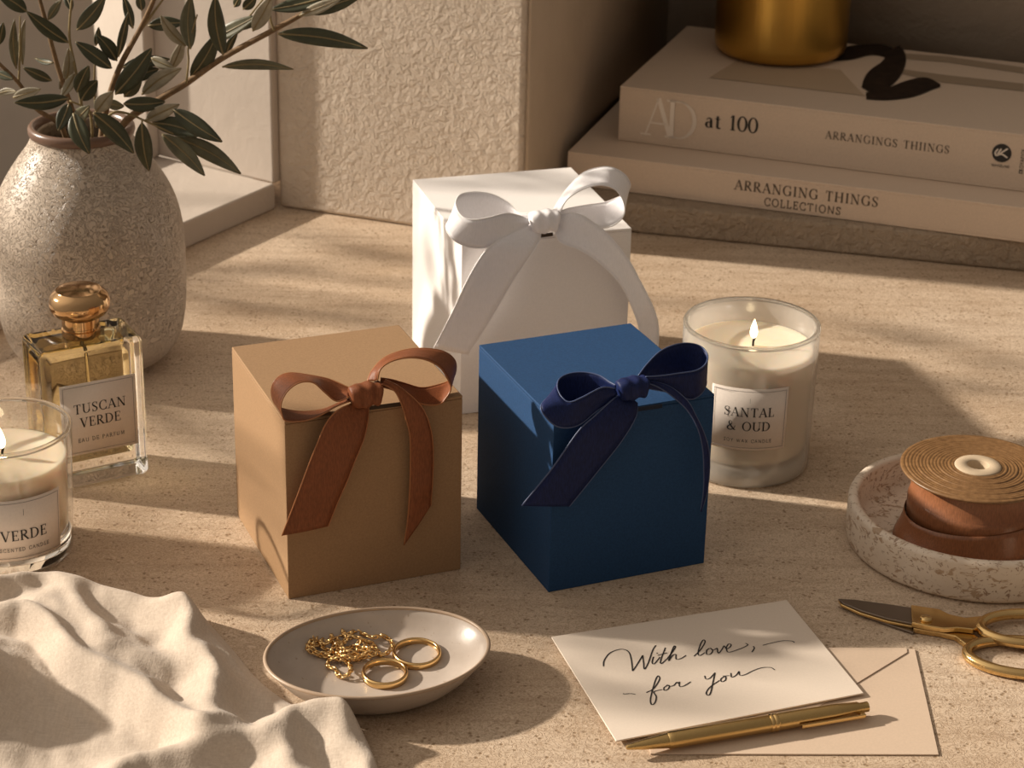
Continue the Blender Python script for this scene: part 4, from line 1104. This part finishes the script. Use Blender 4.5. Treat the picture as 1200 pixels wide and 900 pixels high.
def finger_ring(label, u, v, r, tilt_az, tilt):
    z0 = .0066
    c = at(u, v, z0 + .0018)
    Mx = Matrix.Rotation(tilt, 3, Vector((cos(tilt_az), sin(tilt_az), 0)))
    prof = [(r, -.0021), (r + .0008, -.0018), (r + .0012, 0), (r + .0008, .0018), (r, .0021), (r - .0006, .0018), (r - .0007, 0), (r - .0006, -.0018)]
    vv, ff = lathe(prof + [prof[0]], (0, 0, 0), 72)
    vv = [c + Mx @ p for p in vv]
    single('finger_ring', (vv, ff), M['gold'], label, 'ring', c, 'gold rings in the dish')
finger_ring('plain gold ring further back in the dish, touching the chain', 488.5, 766, .0116, 0.4, .06)
finger_ring('plain gold ring nearer the front edge of the dish', 451, 789.5, .0108, 0.2, .05)
CPTS = [(60, 212), (70, 260), (120, 290), (190, 310), (250, 322), (320, 335), (400, 335), (470, 322), (540, 305), (585, 280), (560, 235), (520, 200), (470, 192), (430, 212), (450, 246), (505, 250), (530, 285), (470, 300), (400, 300), (340, 280), (310, 250), (330, 215), (350, 180), (330, 130), (290, 108), (265, 145), (290, 195), (250, 250), (225, 290), (150, 285), (100, 250), (120, 200), (170, 150), (220, 140), (250, 175), (200, 215), (140, 225), (75, 235),
        (110, 165), (190, 132), (270, 150), (370, 150), (400, 128), (440, 125), (490, 150), (560, 172), (610, 155), (660, 178), (695, 215), (690, 250), (650, 290), (600, 298), (540, 260), (480, 270), (420, 240), (360, 250), (300, 300), (240, 330), (215, 350), (220, 388), (265, 398), (290, 430), (300, 462), (350, 455), (385, 425), (380, 380), (345, 345)]
zs = lambda i: .0082 + .0022 * (0.5 + 0.5 * sin(i * 1.7)) + (.0015 if 10 < i < 45 else 0)
def floor_z(p):
    d = p - DC; c_, s_ = cos(-DRt), sin(-DRt)
    rr = sqrt(((d.x * c_ - d.y * s_) / A_) ** 2 + ((d.x * s_ + d.y * c_) / B_) ** 2)
    T_ = [(0, .0060), (.30, .0060), (.60, .0066), (.76, .0085), (.86, .0120), (.93, .0165), (1, .020)]
    for (a, za), (b, zb_) in zip(T_, T_[1:]):
        if rr <= b: return za + (zb_ - za) * (rr - a) / (b - a)
    return .02
def chain_pt(u, v, lift):
    z = .008
    for _ in range(6): z = floor_z(at(u, v, z)) + lift
    return at(u, v, z)
random.seed(5)
CPTS = CPTS + [(330, 330), (280, 300), (230, 270), (180, 250), (150, 215), (200, 180), (260, 210), (320, 250), (390, 280), (450, 260), (500, 225), (450, 175), (390, 165), (330, 200), (280, 260), (340, 310), (420, 320), (490, 290), (545, 235)]
CPth = catmull([chain_pt(350 + x / 6.316, 720 + y / 6.316, zs(i) - .0069 + (.0018 if i > 72 else 0)) for i, (x, y) in enumerate(CPTS)], 12)
links = ([], [])
acc = 0; last = CPth[0]; k = 0
def link(c, d, flat):
    u_ = Vector((0, 0, 1)) if flat else d.cross(Vector((0, 0, 1))).normalized()
    s = d.cross(u_).normalized(); P = []
    for i in range(10):
        t = 2 * pi * i / 10; P.append(c + d * .0018 * cos(t) + s * .0010 * sin(t))
    return tube(P, .00056, 5, closed=True)
LV, LF = [], []
for p in CPth[1:]:
    if (p - last).length > .0026:
        d = (p - last).normalized(); vv, ff = link((p + last) / 2, d, k % 2 == 0)
        n = len(LV); LV += vv; LF += [tuple(i + n for i in q) for q in ff]
        if k % 4 == 0:
            vv, ff = lathe([(.0001, -.0010), (.0009, -.0009), (.0013, 0), (.0009, .0009), (.0001, .0010)], p, 8)
            n = len(LV); LV += vv; LF += [tuple(i + n for i in q) for q in ff]
        last = p; k += 1
single('chain_necklace', (LV, LF), M['gold'], 'fine gold chain heaped at the left side of the dish', 'necklace', at(410, 768, .0075))

# ================================================================== LINEN CLOTH
edge = [(-200, 716), (-130, 708), (-60, 700), (-20, 693), (25, 688), (75, 688), (125, 700), (180, 715), (232, 728), (268, 762), (298, 798), (330, 824), (366, 842), (402, 852), (425, 872), (440, 905), (452, 960), (465, 1030)]
bot = [(-230, 1000), (-155, 1005), (-80, 1010), (-60, 1012), (-30, 1015), (10, 1020), (50, 1025), (95, 1030), (140, 1035), (180, 1040), (220, 1045), (255, 1048), (290, 1050), (325, 1052), (355, 1055), (385, 1058), (410, 1060), (440, 1065)]
E0 = catmull([at(*p) for p in edge], 10); E1 = catmull([at(*p) for p in bot], 10)
RID = [  # (polyline px, height, width)
 ([(-30, 716), (10, 704), (69, 694), (120, 706), (184, 722), (222, 734)], .015, .012),
 ([(69, 694), (95, 735), (128, 790)], .010, .008),
 ([(222, 734), (228, 780), (248, 845), (262, 880)], .017, .012),
 ([(-10, 752), (30, 752), (62, 772), (100, 806), (150, 832), (205, 862), (240, 890)], .021, .0105),
 ([(60, 735), (110, 768), (160, 800)], .014, .020),
 ([(402, 866), (355, 872), (305, 892), (240, 908), (150, 928), (90, 960)], .017, .012),
 ([(402, 866), (425, 915), (445, 990)], .011, .011),
 ([(330, 900), (360, 960), (380, 1040)], .014, .012)]
RW = [([at(*p).to_2d() for p in pts], h, w) for pts, h, w in RID]
def seg_d(p, a, b):
    ab = b - a; t = max(0, min(1, (p - a).dot(ab) / max(1e-12, ab.length_squared))); return (p - a - ab * t).length
from mathutils import noise as mnoise
SHADE_BUMP = at(-105, 835).to_2d()  # unseen cloth hump left of view, added to shade the near-left corner
def cloth_z(p, t):
    s = 0.0
    q = p + Vector((mnoise.noise(Vector((p.x * 30, p.y * 30, 1.0))), mnoise.noise(Vector((p.x * 30, p.y * 30, 5.0))))) * .006
    for pts, h, w in RW:
        d = min(seg_d(q, a, b) for a, b in zip(pts, pts[1:]))
        s += (h * .85 * math.exp(-(d / w) ** 1.7)) ** 1.6
    z = s ** (1 / 1.6)
    z = max(z, .048 * math.exp(-((p - SHADE_BUMP).length / .046) ** 2))
    z += .0018 * mnoise.noise(Vector((p.x * 40, p.y * 40, 2.0))) + .0016 * mnoise.noise(Vector((p.x * 95 + p.y * 30, p.y * 70, 9.0)))
    z = max(z, 0) + .0035
    return .0012 + z * min(1, (t / .07)) ** .6
rows = []
NT_ = 80
for i in range(NT_ + 1):
    t = (i / NT_) ** 1.35; row = []
    for a, b in zip(E0, E1):
        p = a.lerp(b, t); row.append(Vector((p.x, p.y, cloth_z(p.to_2d(), t))))
    rows.append(row)
single('linen_cloth', grid(rows), M['linen'], 'crumpled beige linen cloth in the front left corner of the table', 'cloth', at(150, 830), solid=.0010, solid_off=1, subsurf=1)

# ================================================================== UNSEEN OLIVE TREE OUTSIDE THE WINDOW (added to throw the leaf shade)
random.seed(21)
tt = Thing('unseen_olive_tree', 'unseen olive tree outside the window, added to throw leaf shade', 'tree', Vector((-1.15, 1.75, -0.3)))
FV, FF, twigs = [], [], []
def shade(x0, y0, x1, y1, n, spread, size=1.0, z=0.0):  # sets leaves sunward of the streak they are to shade
    a, b = at(x0, y0, z), at(x1, y1, z)
    dist = random.uniform(.78, .98)
    ca = a + SUN_TO * dist; cb_ = b + SUN_TO * (dist + random.uniform(-.04, .04))
    twigs.append((ca, cb_))
    for i in range(n):
        p = ca.lerp(cb_, (i + random.random()) / n) + Vector((random.gauss(0, spread), random.gauss(0, spread), random.gauss(0, spread)))
        d = (cb_ - ca).normalized() + Vector((random.uniform(-.8, .8), random.uniform(-.8, .8), random.uniform(-.8, .8)))
        d.normalize(); s = d.cross(Vector((random.uniform(-1, 1), random.uniform(-1, 1), random.uniform(-1, 1)))).normalized()
        L, W = random.uniform(.04, .06) * size, random.uniform(.010, .015) * size
        k = len(FV)
        for t_, w_ in ((0, .08), (.25, .8), (.5, 1), (.75, .75), (1, .05)):
            c = p + d * L * (t_ - .5)
            FV.extend([c - s * W / 2 * w_, c + s * W / 2 * w_])
        for j in range(4): FF.append((k + 2 * j, k + 2 * j + 1, k + 2 * j + 3, k + 2 * j + 2))
shade(235, 325, 480, 298, 7, .010)
shade(340, 270, 480, 300, 4, .006)
shade(225, 370, 450, 372, 7, .010)
shade(960, 372, 1200, 440, 8, .008)
shade(1000, 430, 1180, 470, 6, .010)
shade(180, 650, 300, 720, 9, .008)
shade(190, 500, 270, 510, 4, .008)
shade(640, 800, 900, 845, 7, .008)
shade(700, 765, 940, 775, 5, .007)
shade(480, 300, 520, 330, 4, .010, 1, .07)
shade(490, 215, 640, 215, 5, .006, .7, .118)
shade(20, 300, 100, 360, 7, .012, 1, .08)
fo = build('shade_foliage', (FV, FF), M['leaf_mid'], tt.loc); fo.parent = tt.o; fo['kind'] = 'stuff'
crown = Vector((-1.12, 1.72, .25))
tv_ = tube(catmull([Vector((-1.15, 1.75, -.3)), Vector((-1.17, 1.74, -.05)), crown], 6), [.03 - .0012 * i for i in range(13)], 10)
tt.part('trunk', tv_, M['stem'])
for a, b in twigs:
    far = a if (a - crown).length < (b - crown).length else b
    oth = b if far is a else a
    P = catmull([crown, crown.lerp(far, .55) + Vector((0, 0, .03)), far, oth], 6)
    tt.part('tree_limb', tube(P, [.006 * (1 - .8 * i / len(P)) for i in range(len(P))], 6), M['stem'])
